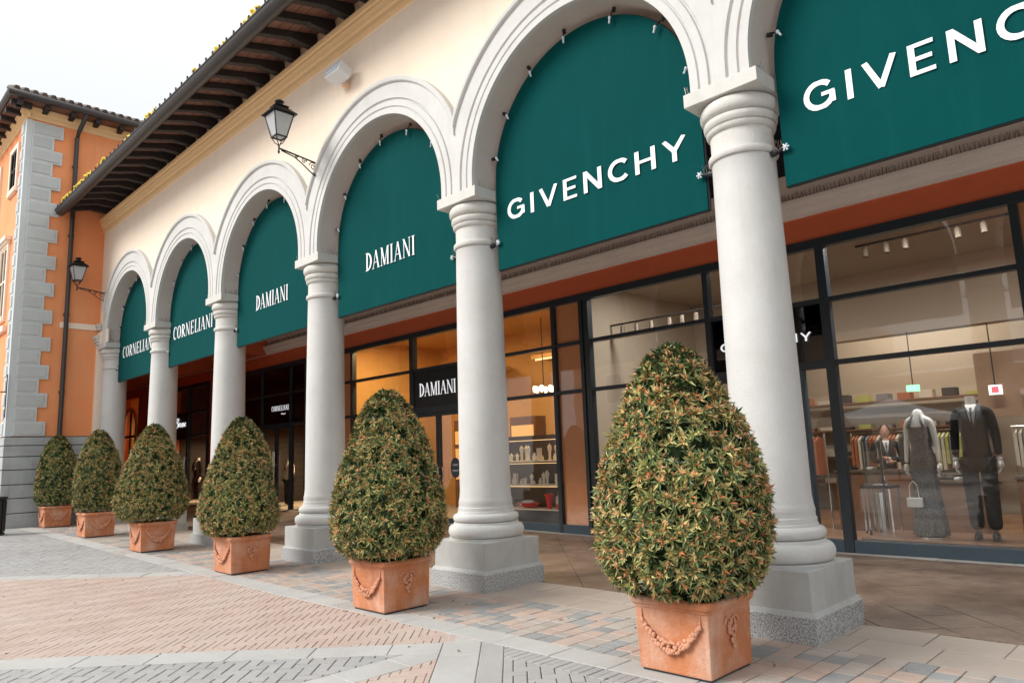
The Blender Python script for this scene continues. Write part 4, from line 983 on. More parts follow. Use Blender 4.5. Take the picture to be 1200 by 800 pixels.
def door(t, x0, x1, z1, hside, m=None, handle='bar'):
    d = MB(); y0, y1 = YS-.02, YS+.05; s_ = .07
    d.box(x0, x0+s_, y0, y1, .02, z1).box(x1-s_, x1, y0, y1, .02, z1).box(x0+s_, x1-s_, y0, y1, .02, .16).box(x0+s_, x1-s_, y0, y1, z1-.08, z1)
    o = d.build('door', M_frame, t, loc=(-t.location.x, -t.location.y, 0), bevel=.004)
    off = (0, 0, 0)
    MB().box(x0+s_, x1-s_, YS+.01, YS+.018, .16, z1-.08).build('pane', m or M_glass, o, loc=off)
    hx = x1-.035 if hside > 0 else x0+.035
    if handle == 'bar': MB().tube([(hx, YS-.09, .85), (hx, YS-.09, 1.9)], .016, 8).tube([(hx, YS-.09, .95), (hx, YS-.02, .95)], .01, 6).tube([(hx, YS-.09, 1.8), (hx, YS-.02, 1.8)], .01, 6).build('handle', M_chrome, o, loc=off)
    else:
        w_ = .17*hside; P = [(hx, 1.0), (hx-w_, 1.0), (hx-w_, 1.32), (hx, 1.32), (hx, 1.0)]
        MB().tube([(a, YS-.075, z) for a, z in P], .014, 8).build('handle', M_chrome, o, loc=off)
    return o
TOPZ = (4.50, 4.635)
# Givenchy
g1 = shop(-5.2, 'wide dark framed fashion shop front with white GIVENCHY letters and two mannequins')
off = (g1.location.x, g1.location.y, 0)
fr(g1, -9.66, 3.0, *TOPZ, 'head_rail')
for x0, x1, y0 in ((-9.66, -9.57, 0), (-8.92, -8.84, 0), (-8.80, -8.68, 0), (-6.17, -6.07, 0), (-4.23, -4.09, 0), (-1.73, -1.63, 0), (-.98, -.88, 0), (1.6, 1.7, 0)): fr(g1, x0, x1, 0, 4.5, 'mullion', M_frame)
salmon(g1, -9.57, -8.92); salmon(g1, -1.63, -.98)
window(g1, -8.68, -6.17, (2.73, 3.68)); window(g1, -4.09, -1.73, (2.73, 3.68)); window(g1, -.88, 1.6, (2.73, 3.68))
fr(g1, -6.07, -4.23, 2.66, 2.77, 'transom'); fr(g1, -6.07, -4.23, 3.645, 3.715, 'transom'); pane(g1, -6.07, -4.23, 3.715, 4.5)
pane(g1, -6.07, -4.23, 2.77, 3.645, M_glassdark, 'sign_pane')
MB().box(-6.07, -4.23, YS+.10, YS+.13, 3.34, 3.64).build('sign_box', M_black, g1, loc=(-off[0], -off[1], 0))
lettering(g1, 'GIVENCHY', 's', -5.93, -4.42, 3.10, 3.235, YS-.02, .34, M_glow, off)
door(g1, -6.06, -5.35, 2.66, 1); door(g1, -5.34, -4.66, 2.66, -1); fr(g1, -4.655, -4.585, 0, 2.66, 'mullion', M_framelow); pane(g1, -4.585, -4.23, .17, 2.66); fr(g1, -4.585, -4.23, 0, .17, 'kick_plate', M_framelow, YS-.05)
# Damiani
d1 = shop(-13.4, 'jewellery shop front with DAMIANI over its door and lit golden windows')
offd = (d1.location.x, d1.location.y, 0); LD = (-offd[0], -offd[1], 0)
fr(d1, -17.66, -9.665, *TOPZ, 'head_rail')
for x0, x1 in ((-17.66, -17.58), (-17.08, -16.98), (-14.42, -14.26), (-12.50, -12.38)): fr(d1, x0, x1, 0, 4.5, 'mullion')
salmon(d1, -17.58, -17.08); window(d1, -16.98, -14.42, (2.73, 3.68)); window(d1, -12.38, -9.665, (2.73, 3.68))
fr(d1, -14.26, -12.50, 2.60, 2.76, 'transom'); fr(d1, -14.26, -12.50, 3.645, 3.715, 'transom'); pane(d1, -14.26, -12.5, 3.715, 4.5)
MB().box(-14.26, -12.50, YS-.03, YS+.04, 2.76, 3.645).build('sign_board', M_black, d1, loc=LD)
lettering(d1, 'DAMIANI', 'r', -14.06, -12.68, 3.02, 3.34, YS-.032, .05, M_glow, offd)
door(d1, -14.25, -13.39, 2.60, 1, handle='loop'); dd = door(d1, -13.38, -12.51, 2.60, -1, handle='loop')
MB().lathe([(.001, 0), (.17, 0), (.17, .006), (.001, .006)], 32, sx=1, sy=1.35).build('round_sticker', M_framelow, dd, loc=(-12.80, YS+.002, 1.30)).rotation_euler = (R(90), 0, 0)
for zz, ww in ((1.37, .10), (1.345, .08), (1.24, .12), (1.215, .08)): MB().box(-12.80-ww, -12.80+ww, YS-.008, YS-.0045, zz, zz+.012).build('sticker_text_line', M_white, dd)
# Corneliani
c1 = shop(-21.7, 'black glazed menswear shop front with small CORNELIANI letters above its doors')
offc = (c1.location.x, c1.location.y, 0); LC = (-offc[0], -offc[1], 0)
fr(c1, -23.9, -19.5, *TOPZ, 'head_rail')
for x0, x1 in ((-23.9, -23.82), (-22.36, -22.28), (-20.48, -20.40), (-19.58, -19.5)): fr(c1, x0, x1, 0, 4.5)
M_gd2 = M_glassdark
for x0, x1 in ((-23.82, -22.36), (-22.28, -20.48), (-20.40, -19.58)):
    pane(c1, x0, x1, 3.71, 4.5, M_gd2); pane(c1, x0, x1, 2.77, 3.65, M_gd2); fr(c1, x0, x1, 3.65, 3.71, 'transom'); fr(c1, x0, x1, 2.69, 2.77, 'transom')
lettering(c1, 'CORNELIANI', 'r', -21.72, -20.62, 3.17, 3.33, YS-.002, .14, M_glow, offc)  # emission added so these letters show in the dim portico, script line too
P = [(-21.1+.025*k, 3.06+.022*math.sin(k*1.9)) for k in range(12)]
MB().tube([(a, YS-.0, b) for a, b in P], .006, 5).build('script_lettering', M_glow, c1, loc=LC)
pane(c1, -23.82, -22.36, .17, 2.69); fr(c1, -23.82, -22.36, 0, .17, 'kick_plate', M_framelow); door(c1, -22.27, -21.39, 2.69, 1); door(c1, -21.38, -20.49, 2.69, -1); pane(c1, -20.40, -19.58, .17, 2.69); fr(c1, -20.40, -19.58, 0, .17, 'kick_plate', M_framelow)
# Brioni
b1 = shop(-28.3, 'narrow dark shop front with a white script sign, seen between the two far left columns')
offb = (b1.location.x, b1.location.y, 0); LB = (-offb[0], -offb[1], 0)
fr(b1, -29.98, -26.52, *TOPZ, 'head_rail')
for x0, x1 in ((-29.98, -29.86), (-28.46, -28.34), (-26.62, -26.52)): fr(b1, x0, x1, 0, 4.5)
pane(b1, -29.86, -28.46, 3.62, 4.5); MB().box(-29.86, -28.46, YS-.03, YS+.03, 2.66, 3.62).build('sign_board', M_black, b1, loc=LB)
pane(b1, -28.34, -26.62, .17, 2.66); pane(b1, -28.34, -26.62, 2.73, 3.55); pane(b1, -28.34, -26.62, 3.62, 4.5); fr(b1, -28.34, -26.62, 2.66, 2.73, 'transom'); fr(b1, -28.34, -26.62, 3.55, 3.62, 'transom'); door(b1, -29.85, -28.47, 2.66, 1)
SC = {'B': [(0, 0), (.10, 1), (.02, .9), (.2, 1.05), (.42, .95), (.38, .7), (.15, .55), (.40, .5), (.42, .15), (.2, -.02), (0, .1)], 'r': [(0, .1), (.1, .5), (.12, .1), (.15, .4), (.3, .5)], 'i': [(0, .1), (.08, .5), (.06, .1), (.2, .12)],
      'o': [(.05, .3), (.15, .5), (.28, .35), (.18, .05), (.05, .2), (.12, .45)], 'n': [(0, .1), (.06, .5), (.06, .1), (.15, .45), (.25, .4), (.25, .1), (.36, .12)]}
x = -29.60
for ch in 'Brioni':
    MB().tube([(x+a*.50+.10*b, YS-.045, 3.04+b*.36) for a, b in SC[ch]], 0.014, 6).build('script_letter', M_glow, b1, loc=LB); x += (.25 if ch == 'B' else .17 if ch != 'i' else .12)  # glow added to keep the distant script sign visible
# ================================================================== SHOP INTERIORS
def room(name, x0, x1, y1, z1, mw, mf, mc, tiled=False):
    for nm, bx, m in (('interior_back_wall', (x0, x1, y1, y1+.1, 0, z1), mw), ('interior_side_wall', (x0-.1, x0, YS+.26, y1, 0, z1), mw), ('interior_side_wall', (x1, x1+.1, YS+.26, y1, 0, z1), mw), ('interior_ceiling', (x0, x1, YS+.26, y1, z1, z1+.1), mc)):
        o = MB().box(*bx).build(nm, m, None); o['kind'] = 'structure'
    fl = MB().box(x0, x1, YS+.08, y1, -.10, .012 if not tiled else .0); fo = fl.build('interior_floor', mf, None); fo['kind'] = 'structure'
    return fo
room('fashion', -8.9, 3.0, 11.5, 4.9, M_beige, M_woodfl, M_beige)
room('jewel', -17.6, -9.1, 8.2, 4.9, M_gold, M_brownwood, M_gold)
room('mens', -24.0, -19.4, 8.2, 4.9, M_darkint, M_brownwood, M_darkint)
room('script', -30.1, -26.4, 8.0, 4.9, M_darkint, M_brownwood, M_darkint)
room('arch', -36.2, -33.8, 7, 4.9, M_gold, M_brownwood, M_gold)
def ceiling_lamp(x, y, z, sx, sy, power, col, mat_, lab, fixture=True):
    t = empty('ceiling_light', (x, y, z), lab, 'ceiling light')
    MB().box(-sx/2, sx/2, -sy/2, sy/2, 0, .04).build('housing', M_shirt, t); MB().box(-sx/2+.02, sx/2-.02, -sy/2+.02, sy/2-.02, -.008, -.001).build('diffuser', mat_, t)
    ld = bpy.data.lights.new('lamp', 'AREA'); ld.shape = 'RECTANGLE'; ld.size = sx; ld.size_y = sy; ld.energy = power; ld.color = col
    lo = bpy.data.objects.new('lamp', ld); COL.objects.link(lo); lo.parent = t; lo.location = (0, 0, -.03)
ceiling_lamp(-6.8, 5.5, 4.86, 1.8, .3, 70, (1, .93, .85), M_wlamp, 'unseen long white ceiling light in the left half of the fashion shop')  # fixture kept out of view above the window head to light the room
ceiling_lamp(-2.6, 5.45, 4.86, 1.8, .3, 115, (1, .95, .90), M_wlamp, 'unseen long white ceiling light over the mannequins in the fashion shop')  # set out of sight to brighten the mannequins behind the glass
ceiling_lamp(-15.6, 5.3, 4.86, 1.4, .3, 95, (1, .68, .32), M_warm, 'warm ceiling light in the left window of the jewellery shop')
ceiling_lamp(-11.2, 5.3, 4.86, 1.4, .3, 95, (1, .68, .32), M_warm, 'warm ceiling light in the right window of the jewellery shop')
ceiling_lamp(-21.8, 6.4, 2.60, .8, .3, 120, (1, .66, .36), M_warm, 'warm light inside the black menswear shop')
ceiling_lamp(-28.2, 6.2, 2.60, .8, .3, 120, (1, .66, .36), M_warm, 'warm light inside the shop with the script sign')
ceiling_lamp(-35.0, 6.0, 4.0, .8, .3, 22, (1, .66, .36), M_warm, 'warm light behind the farthest window on the left')
ceiling_lamp(-4.6, 10.3, 4.84, 3.0, .3, 75, (1, .86, .72), M_wlamp, 'long ceiling light behind the bulkhead at the back of the fashion shop')
# golden coves in the jewellery shop
for x0, x1, lab in ((-17.0, -14.3, 'left'), (-12.4, -9.6, 'right')):
    t = empty('cove_shelf', (x0, 6.9, 4.0), 'golden lit cove shelf above the %s jewellery window display' % lab, 'shelf')
    MB().box(0, x1-x0, 0, 1.2, -.1, .0).build('board', M_gold, t); MB().box(.1, x1-x0-.1, .03, .06, -.14, -.10).build('light_strip', M_warm, t)
# track spotlights of the fashion shop
def track(x0, x1, y, z, spots, labs):
    t = empty('light_track', (x0, y, z), labs, 'light track')
    MB().box(0, x1-x0, -.02, .02, 0, .03).build('rail', M_darkint, t)
    for s_ in spots: 
        o = MB().tube([(s_-x0, 0, -.04), (s_-x0+.01, -.03, -.20)], .045, 10).tube([(s_-x0, 0, 0), (s_-x0, 0, -.06)], .012, 6).build('spotlight', mat('spot_grey', (.18, .15, .12), .5) if 'spot_grey' not in MATS else MATS['spot_grey'], t)
track(-4.2, -1.9, 6.3, 4.80, (-4.05, -3.72, -3.43, -2.68, -2.33), 'row of grey track spotlights above the two mannequins')
track(-9.0, -6.3, 5.6, 4.08, (-8.6, -8.25, -7.9, -7.48, -7.2, -6.9), 'row of grey track spotlights in the left fashion window')
# ---------------- mannequins and people
def skin(name, J, E_, Rr, m, parent, sub=2, loc=(0, 0, 0)):
    me = bpy.data.meshes.new(name); keys = list(J); me.from_pydata([J[k] for k in keys], [(keys.index(a), keys.index(b)) for a, b in E_], []); me.materials.append(m)
    o = bpy.data.objects.new(name, me); COL.objects.link(o); o.parent = parent; o.location = loc
    md = o.modifiers.new('skin', 'SKIN'); md.use_smooth_shade = True
    sv = me.skin_vertices[0].data
    for i, k in enumerate(keys): r_ = Rr[k]; sv[i].radius = r_ if isinstance(r_, tuple) else (r_, r_); sv[i].use_root = (i == 0)
    s_ = o.modifiers.new('sub', 'SUBSURF'); s_.levels = s_.render_levels = sub
    return o
def hand(parent, p, d, side, m, s=1.0):
    """five unequal slightly curled fingers rooted in the palm; d is the forearm direction"""
    d = Vector(d).normalized(); a = Vector((0, 1, 0)); b = d.cross(a).normalized(); mb = MB(); p = Vector(p)
    mb.tube([p, p+d*.03*s, p+d*.075*s, p+d*.09*s], [.022*s, .030*s, .036*s, .028*s], 8)
    for k, L in enumerate((.062, .072, .067, .052)):
        q = p+d*.085*s+a*(k-1.5)*.017*s; mb.tube([q, q+d*L*.5*s+b*side*.006*s, q+d*L*.85*s+b*side*.022*s, q+d*L*s+b*side*.03*s], [.0095*s, .009*s, .0075*s, .005*s], 6)
    q = p+d*.03*s-a*.028*s; mb.tube([q, q+d*.035*s-a*.022*s, q+d*.065*s-a*.022*s+b*side*.012*s], [.012*s, .010*s, .006*s], 6)
    return mb.build('hand', m, parent, smooth=True, fix=False)
def woman(x, y, z, s=1.0):
    t = empty('mannequin', (x, y, z), 'headless white female mannequin in a long sheer grey halter dress', 'mannequin', 'window mannequins', R(-8)); t.scale = (s, s, s)
    J = {'pel': (0, 0, .98), 'wai': (0, 0, 1.14), 'che': (0, -.01, 1.36), 'nb': (0, 0, 1.50), 'nt': (0, 0, 1.64), 'ls': (-.145, 0, 1.47), 'le': (-.185, .01, 1.18), 'lw': (-.195, -.03, .94), 'rs': (.145, 0, 1.47), 're': (.185, .01, 1.18), 'rw': (.205, -.03, .94),
         'lh': (-.08, 0, .92), 'lk': (-.075, 0, .50), 'la': (-.06, 0, .09), 'rh': (.08, 0, .92), 'rk': (.075, 0, .50), 'ra': (.06, 0, .09)}
    E_ = [('pel', 'wai'), ('wai', 'che'), ('che', 'nb'), ('nb', 'nt'), ('nb', 'ls'), ('ls', 'le'), ('le', 'lw'), ('nb', 'rs'), ('rs', 're'), ('re', 'rw'), ('pel', 'lh'), ('lh', 'lk'), ('lk', 'la'), ('pel', 'rh'), ('rh', 'rk'), ('rk', 'ra')]
    Rr = {'pel': (.14, .10), 'wai': (.11, .085), 'che': (.135, .10), 'nb': (.07, .06), 'nt': .052, 'ls': .048, 'le': .036, 'lw': .024, 'rs': .048, 're': .036, 'rw': .024, 'lh': .08, 'lk': .052, 'la': .034, 'rh': .08, 'rk': .052, 'ra': .034}
    skin('body', J, E_, Rr, M_mann, t)
    hand(t, (-.196, -.032, .93), (-.02, -.1, -1), 1, M_mann); hand(t, (.206, -.032, .93), (.02, -.1, -1), -1, M_mann)
    dr = MB(); n = 48; prof = [(.17, .03), (.205, .04), (.20, .10), (.18, .35), (.16, .60), (.155, .80), (.158, .93), (.148, 1.04), (.122, 1.14), (.13, 1.24), (.142, 1.34), (.135, 1.40)]
    for i in range(n):
        a = 2*math.pi*i/n
        for r_, z_ in prof:
            f = 1+.10*math.sin(a*9)*max(0, (.9-z_)/.9); dr.v.append((r_*f*math.cos(a), r_*f*.72*math.sin(a), z_))
    k = len(prof)
    for i in range(n):
        j = (i+1) % n
        for q in range(k-1): dr.f.append((i*k+q, j*k+q, j*k+q+1, i*k+q+1)); dr.m.append(0)
    dr.build('dress', M_dress, t, smooth=True)
    for s_ in (-1, 1): MB().tube([(s_*.10, -.10, 1.38), (s_*.075, -.095, 1.46), (s_*.045, -.055, 1.56), (s_*.02, .04, 1.585)], [.024, .017, .008, .006], 8).build('halter_strap', M_dress, t, smooth=True)
    MB().lathe([(.20, 0), (.20, .02)], 32).build('stand', M_chrome, t)
    return t
def suit_figure(x, y, z, s, rz, label, head=False, m_coat=None, m_leg=None, cat='mannequin', name='mannequin', group=None, arms='down', hand_m=None):
    t = empty(name, (x, y, z), label, cat, group, R(rz)); t.scale = (s, s, s); mc = m_coat or M_suit; ml = m_leg or M_suit; hm = hand_m or M_mann
    if arms == 'down': LA = {'ls': (-.165, 0, 1.46), 'le': (-.205, .02, 1.19), 'lw': (-.215, -.04, .95), 'rs': (.165, 0, 1.46), 're': (.205, .02, 1.19), 'rw': (.215, -.04, .95)}
    else: LA = {'ls': (-.20, 0, 1.47), 'le': (-.24, -.03, 1.19), 'lw': (-.03, -.24, 1.17), 'rs': (.20, 0, 1.47), 're': (.24, -.03, 1.19), 'rw': (.04, -.25, 1.22)}
    J = {'hem': (0, 0, .86), 'hip': (0, 0, .95), 'wai': (0, 0, 1.10), 'che': (0, -.01, 1.34), 'nb': (0, .01, 1.50), 'col': (0, .01, 1.535)}; J.update(LA)
    E_ = [('hem', 'hip'), ('hip', 'wai'), ('wai', 'che'), ('che', 'nb'), ('nb', 'col'), ('nb', 'ls'), ('ls', 'le'), ('le', 'lw'), ('nb', 'rs'), ('rs', 're'), ('re', 'rw')]
    Rr = {'hem': (.165, .12), 'hip': (.165, .12), 'wai': (.14, .105), 'che': (.165, .12), 'nb': (.09, .07), 'col': (.06, .055), 'ls': .066, 'le': .052, 'lw': .042, 'rs': .066, 're': .052, 'rw': .042}
    skin('jacket', J, E_, Rr, mc, t)
    J = {'pel': (0, 0, .93), 'lh': (-.095, 0, .86), 'lk': (-.088, -.01, .50), 'la': (-.088, .01, .09), 'rh': (.095, 0, .86), 'rk': (.088, -.01, .50), 'ra': (.088, .01, .09)}
    skin('trousers', J, [('pel', 'lh'), ('lh', 'lk'), ('lk', 'la'), ('pel', 'rh'), ('rh', 'rk'), ('rk', 'ra')], {'pel': (.15, .11), 'lh': .10, 'lk': .088, 'la': .078, 'rh': .10, 'rk': .088, 'ra': .078}, ml, t)
    for sx in (-1, 1):
        sh = MB(); sh.lathe([(.001, 0), (.045, 0), (.048, .02), (.043, .06), (.03, .085), (.001, .09)], 14, (sx*.088, -.045, 0), 0, .9, 2.5); sh.build('shoe', M_black, t, smooth=True)
        w_ = J if False else LA[('l' if sx < 0 else 'r')+'w']; e_ = LA[('l' if sx < 0 else 'r')+'e']; d = Vector(w_)-Vector(e_); d.normalize()
        MB().tube([Vector(w_)+d*.02, Vector(w_)+d*.045], .034, 10).build('shirt_cuff', M_shirt, t); hand(t, Vector(w_)+d*.04, d, -sx, hm, 1.08)
    # shirt front, lapels, tie
    sv = MB(); sv.v += [(-.055, -.085, 1.53), (.055, -.085, 1.53), (0, -.150, 1.24), (-.055, -.045, 1.55), (.055, -.045, 1.55), (0, -.10, 1.24), (0, -.155, 1.42)]
    sv.f += [(0, 2, 6), (0, 6, 1), (6, 2, 1), (0, 3, 5, 2), (1, 2, 5, 4), (0, 1, 4, 3)]; sv.m += [0]*6; sv.build('shirt_front', M_shirt, t)
    MB().tube([(0, -.115, 1.50), (0, -.160, 1.44), (0, -.166, 1.30), (0, -.160, 1.22)], [.014, .012, .020, .004], 6).build('tie', M_suit if not head else M_framelow, t)
    for sx in (-1, 1): MB().tube([(sx*.07, -.03, 1.56), (sx*.085, -.115, 1.46), (sx*.055, -.150, 1.34), (sx*.01, -.158, 1.23)], [.012, .026, .022, .008], 6).build('lapel', mc, t, smooth=True)
    if not head: MB().lathe([(.062, 1.50), (.056, 1.56), (.052, 1.63), (.05, 1.645)], 20).build('neck', M_mann, t, smooth=SH)
    else:
        hd = MB(); hd.lathe([(.048, 1.50), (.047, 1.60)], 14); n = 18
        prof = [(.028, 1.575), (.052, 1.60), (.064, 1.63), (.072, 1.67), (.077, 1.71), (.076, 1.75), (.066, 1.79), (.045, 1.82), (.01, 1.835)]
        hd.lathe([(a, z_) for a, z_ in prof], n, (0, -.012, 0), 0, .95, 1.18); hd.tube([(0, -.095, 1.72), (0, -.113, 1.69), (0, -.100, 1.68)], [.008, .014, .008], 6)
        for sx in (-1, 1): hd.ball((sx*.075, -.005, 1.70), .02, 6, 4, 0, (.5, 1, 1.4))
        hd.build('head', M_skin, t, smooth=True, fix=False)
        e = MB()
        for sx in (-1, 1): e.ball((sx*.028, -.092, 1.715), .009, 6, 4)
        e.tube([(-.022, -.098, 1.645), (0, -.103, 1.643), (.022, -.098, 1.645)], .004, 5); e.build('eyes_and_mouth', M_hair, t, fix=False)
        MB().lathe([(.081, 1.72), (.084, 1.76), (.074, 1.80), (.05, 1.835), (.01, 1.85)], 18, (0, .008, 0), 0, .98, 1.16).build('hair', M_hair, t, smooth=True, fix=False)
    return t
wm = woman(-3.25, 5.22, .19, 1.10)
suit_figure(-2.58, 5.25, .20, 1.165, 8, 'headless white male mannequin in a black suit, white shirt and black tie', group='window mannequins')
suit_figure(-4.62, 8.0, .012, 1.0, 20, 'shop assistant in dark clothes standing with folded arms behind the counter', True, mat('dark_jumper', (.02, .025, .03), .9), None, 'person', 'person', arms='fold', hand_m=M_skin)
suit_figure(-22.35, 5.6, .1, .98, 10, 'mannequin in a cream jacket inside the black menswear shop door', False, mat('cream_jacket', (.62, .52, .42), .8), None, group='window mannequins')
suit_figure(-30.0, 5.7, .1, 1.08, 10, 'dark suited mannequin behind the glass under the script sign', False, group='window mannequins')
suit_figure(-27.6, 5.6, .1, 1.0, 0, 'mannequin in a pale coat in the window right of the script sign', False, mat('pale_coat', (.55, .6, .6), .8), mat('pale_trousers', (.4, .45, .45), .8), group='window mannequins')
# window platform
t = MB().box(-4.05, -1.7, 4.78, 6.0, .012, .19).build('display_platform', M_brownwood, None, bevel=.01); setp(t, 'low dark platform under the two mannequins in the shop window', 'platform')
# chrome and glass pedestal table
def pedestal(x, y, z, lab):
    t = empty('display_pedestal', (x, y, z), lab, 'pedestal'); MB().lathe([(.10, 0), (.10, .60)], 32).build('cylinder', M_chrome, t, smooth=SH)
    for sx in (-1, 1):
        for sy in (-1, 1): MB().box(sx*.19-.012, sx*.19+.012, sy*.19-.012, sy*.19+.012, 0, .66).build('leg', M_chrome, t)
    MB().box(-.21, .21, -.21, .21, .66, .70).build('top', M_black, t, bevel=.004); MB().box(-.08, .09, -.06, .06, .70, .715).build('tray', M_shirt, t)
pedestal(-3.98, 5.55, .19, 'chrome cylinder pedestal table with a black top beside the dressed mannequin')
# white clutch bag
t = empty('handbag', (-3.36, 5.02, .62), 'small white handbag hanging at the knee of the dressed mannequin', 'handbag')
MB().box(-.10, .10, -.03, .03, 0, .13).build('body', M_mann, t, bevel=.012); MB().tube([(-.06, 0, .12), (-.05, 0, .30), (.0, 0, .36), (.05, 0, .30), (.06, 0, .12)], .005, 6).build('strap', M_mann, t)
# glass display screens
for xx, lab in ((-4.03, 'tall glass display screen with steel edges just inside the window frame'), (-4.28, 'tall glass screen behind the first one, left of the chrome pedestal')):
    t = empty('glass_screen', (xx, 5.5+(xx < -4.1)*.7, .012), lab, 'screen')
    for s_ in (-.13, .13): MB().box(s_-.012, s_+.012, -.02, .02, 0, 1.55).build('post', M_chrome, t)
    pane_ = MB().box(-.118, .118, -.004, .004, .05, 1.52).build('pane', M_glass, t)
# counters, racks
def counter(x0, x1, y0, y1, z, lab):
    t = empty('counter', ((x0+x1)/2, (y0+y1)/2, .012), lab, 'counter'); a, b = (x1-x0)/2, (y1-y0)/2
    MB().box(-a+.02, a-.02, -b+.02, b-.02, 0, z-.05).build('body', M_brownwood, t, bevel=.01); MB().box(-a, a, -b, b, z-.05, z).build('top', mat('counter_top', (.12, .09, .07), .25) if 'counter_top' not in MATS else MATS['counter_top'], t, bevel=.006)
    for k in range(4): xx = random.uniform(-a+.15, a-.15); MB().box(xx-.10, xx+.10, -.10, .10, z+.001, z+.04).build('folded_garment', M_shirt if k % 2 else M_suit, t, bevel=.01)
counter(-5.3, -3.9, 7.2, 7.7, 1.05, 'brown counter in front of the shop assistant'); counter(-3.75, -2.9, 6.9, 7.5, .88, 'brown display counter behind the dressed mannequin'); counter(-2.6, -1.4, 7.4, 8.0, .92, 'dark display table behind the suited mannequin'); counter(-8.2, -6.6, 8.2, 8.8, .9, 'display table in the left half of the fashion shop')
GC = [mat('garment_a', (.35, .12, .06), .8), mat('garment_b', (.55, .50, .42), .8), mat('garment_c', (.03, .03, .035), .8), mat('garment_d', (.40, .42, .12), .8), mat('garment_e', (.20, .20, .22), .8)]
def rack(x, y, n, cols, lab, z=1.72, w=.045):
    t = empty('clothes_rack', (x, y, .012), lab, 'clothes rack'); L = n*w*1.6
    MB().tube([(-.05, 0, 0), (-.05, 0, z), (L+.05, 0, z), (L+.05, 0, 0)], .014, 6).build('rail', M_chrome, t)
    for k in range(n):
        r0 = random.uniform(.55, .75); xx = k*w*1.6+.02; g_ = MB()
        g_.v += [(xx-.01, -.05, z-.06), (xx+.02, -.05, z-.06), (xx+.03, -.22, z-.14), (xx-.02, -.22, z-.14), (xx-.03, -.20, z-.1-r0), (xx+.03, -.20, z-.1-r0), (xx-.03, .20, z-.1-r0), (xx+.03, .20, z-.1-r0), (xx-.02, .22, z-.14), (xx+.03, .22, z-.14), (xx-.01, .05, z-.06), (xx+.02, .05, z-.06)]
        g_.f += [(0, 1, 2, 3), (3, 2, 5, 4), (4, 5, 7, 6), (6, 7, 9, 8), (8, 9, 11, 10), (10, 11, 1, 0), (0, 3, 4, 6, 8, 10), (1, 11, 9, 7, 5, 2)]; g_.m += [0]*8
        g_.build('garment', GC[cols[k % len(cols)]], t)
rack(-5.75, 9.6, 14, (0, 0, 1, 2, 4), 'rack of rust and dark clothes left of the shop assistant'); rack(-4.2, 9.8, 9, (3, 1, 3, 4, 2), 'rack of green and grey clothes between the mannequins'); rack(-2.9, 9.6, 12, (1, 1, 4, 2), 'rack of beige and grey clothes right of the suited mannequin'); rack(-7.9, 10.4, 16, (2, 4, 1, 2), 'rack of dark clothes on the far left of the fashion shop')
rack(-5.95, 7.2, 7, (0, 2, 0), 'short rack of rust coloured clothes seen through the shop door')
# shelves on the back wall, partition, exit signs
t = empty('wall_shelving', (-5.6, 11.2, 0), 'wooden wall shelving with folded goods at the back of the fashion shop', 'shelving')
for z in (.6, 1.2, 1.8, 2.4):
    MB().box(-2.0, 2.0, -.25, .25, z, z+.04).build('shelf', M_brownwood, t)
    for k in range(9): xx = -1.85+k*.44; MB().box(xx, xx+.26, -.18, .1, z+.041, z+.041+random.uniform(.05, .2)).build('folded_garment', GC[k % 5], t)
o = MB().box(-3.35, -.6, 9.3, 9.5, 1.9, 3.1).build('interior_fascia', mat('tan_brick_cladding', (.34, .22, .14), .8, .1, 3), None); o['kind'] = 'structure'
o = MB().box(-8.9, 3.0, 8.9, 9.25, 3.6, 4.9).build('interior_bulkhead', M_beige, None); o['kind'] = 'structure'
t = empty('exit_sign', (-3.0, 9.0, 2.30), 'white lit exit sign with a red pictogram above the suited mannequin', 'exit sign')
MB().box(-.10, .10, -.03, .03, 0, .17).build('lit_face', M_exit, t); MB().box(-.055, .055, -.035, -.031, .03, .14).build('pictogram', M_exitr, t); MB().tube([(0, 0, .17), (0, 0, 1.3)], .01, 6).build('rod', M_black, t)
t = empty('exit_sign', (-4.28, 8.8, 2.46), 'green lit exit sign above the dressed mannequin', 'exit sign')
MB().box(-.11, .11, -.03, .03, 0, .12).build('lit_face', M_exitg, t); MB().tube([(0, 0, .12), (0, 0, 1.14)], .01, 6).build('rod', M_black, t)
# ---------------- jewellery window display
t = empty('jewellery_display', (-11.0, 5.05, 0), 'black stepped display of cream jewellery busts in the window right of the door', 'display')
MB().box(-1.35, 1.3, -.05, .05+.35, 0, .38).build('plinth', M_black, t)
MB().box(-1.35, 1.3, .40, .45, .38, 1.95).build('back_panel', mat('brown_panel', (.035, .016, .01), .5), t)
for z in (.38, .88, 1.38): MB().box(-1.35, 1.3, -.05, .40, z, z+.025).build('shelf', M_jewel, t, bevel=.003); MB().box(-1.35, 1.3, .33, .36, z+.46, z+.468).build('light_strip', M_warm, t)
rj = random.Random(4)
for z in (.906, 1.406):
    x = -1.25
    while x < 1.2:
        k = rj.random(); hh = rj.uniform(.10, .34)
        b = MB()
        if k < .45: b.lathe([(.05, 0), (.055, .01), (.03, .03), (.035, hh*.5), (.055, hh*.75), (.05, hh*.9), (.015, hh), (.01, hh+.02)], 14, (0, 0, 0), 0, 1, .6)
        elif k < .8: b.lathe([(.045, 0), (.045, hh*.4), (.02, hh*.5), (.028, hh*.6), (.028, hh*.65)], 12)
        else: b.box(-.05, .05, -.03, .03, 0, hh*.8)
        b.build('jewellery_stand', (M_jewel, M_shirt, M_jewel, M_shirt)[rj.randint(0, 3)], t, loc=(x, rj.uniform(.05, .25), z), smooth=SH); x += rj.uniform(.09, .16)
t2 = empty('red_bowl', (-11.05, 5.2, .406), 'wide red glass bowl on the lowest shelf of the jewellery window', 'bowl')
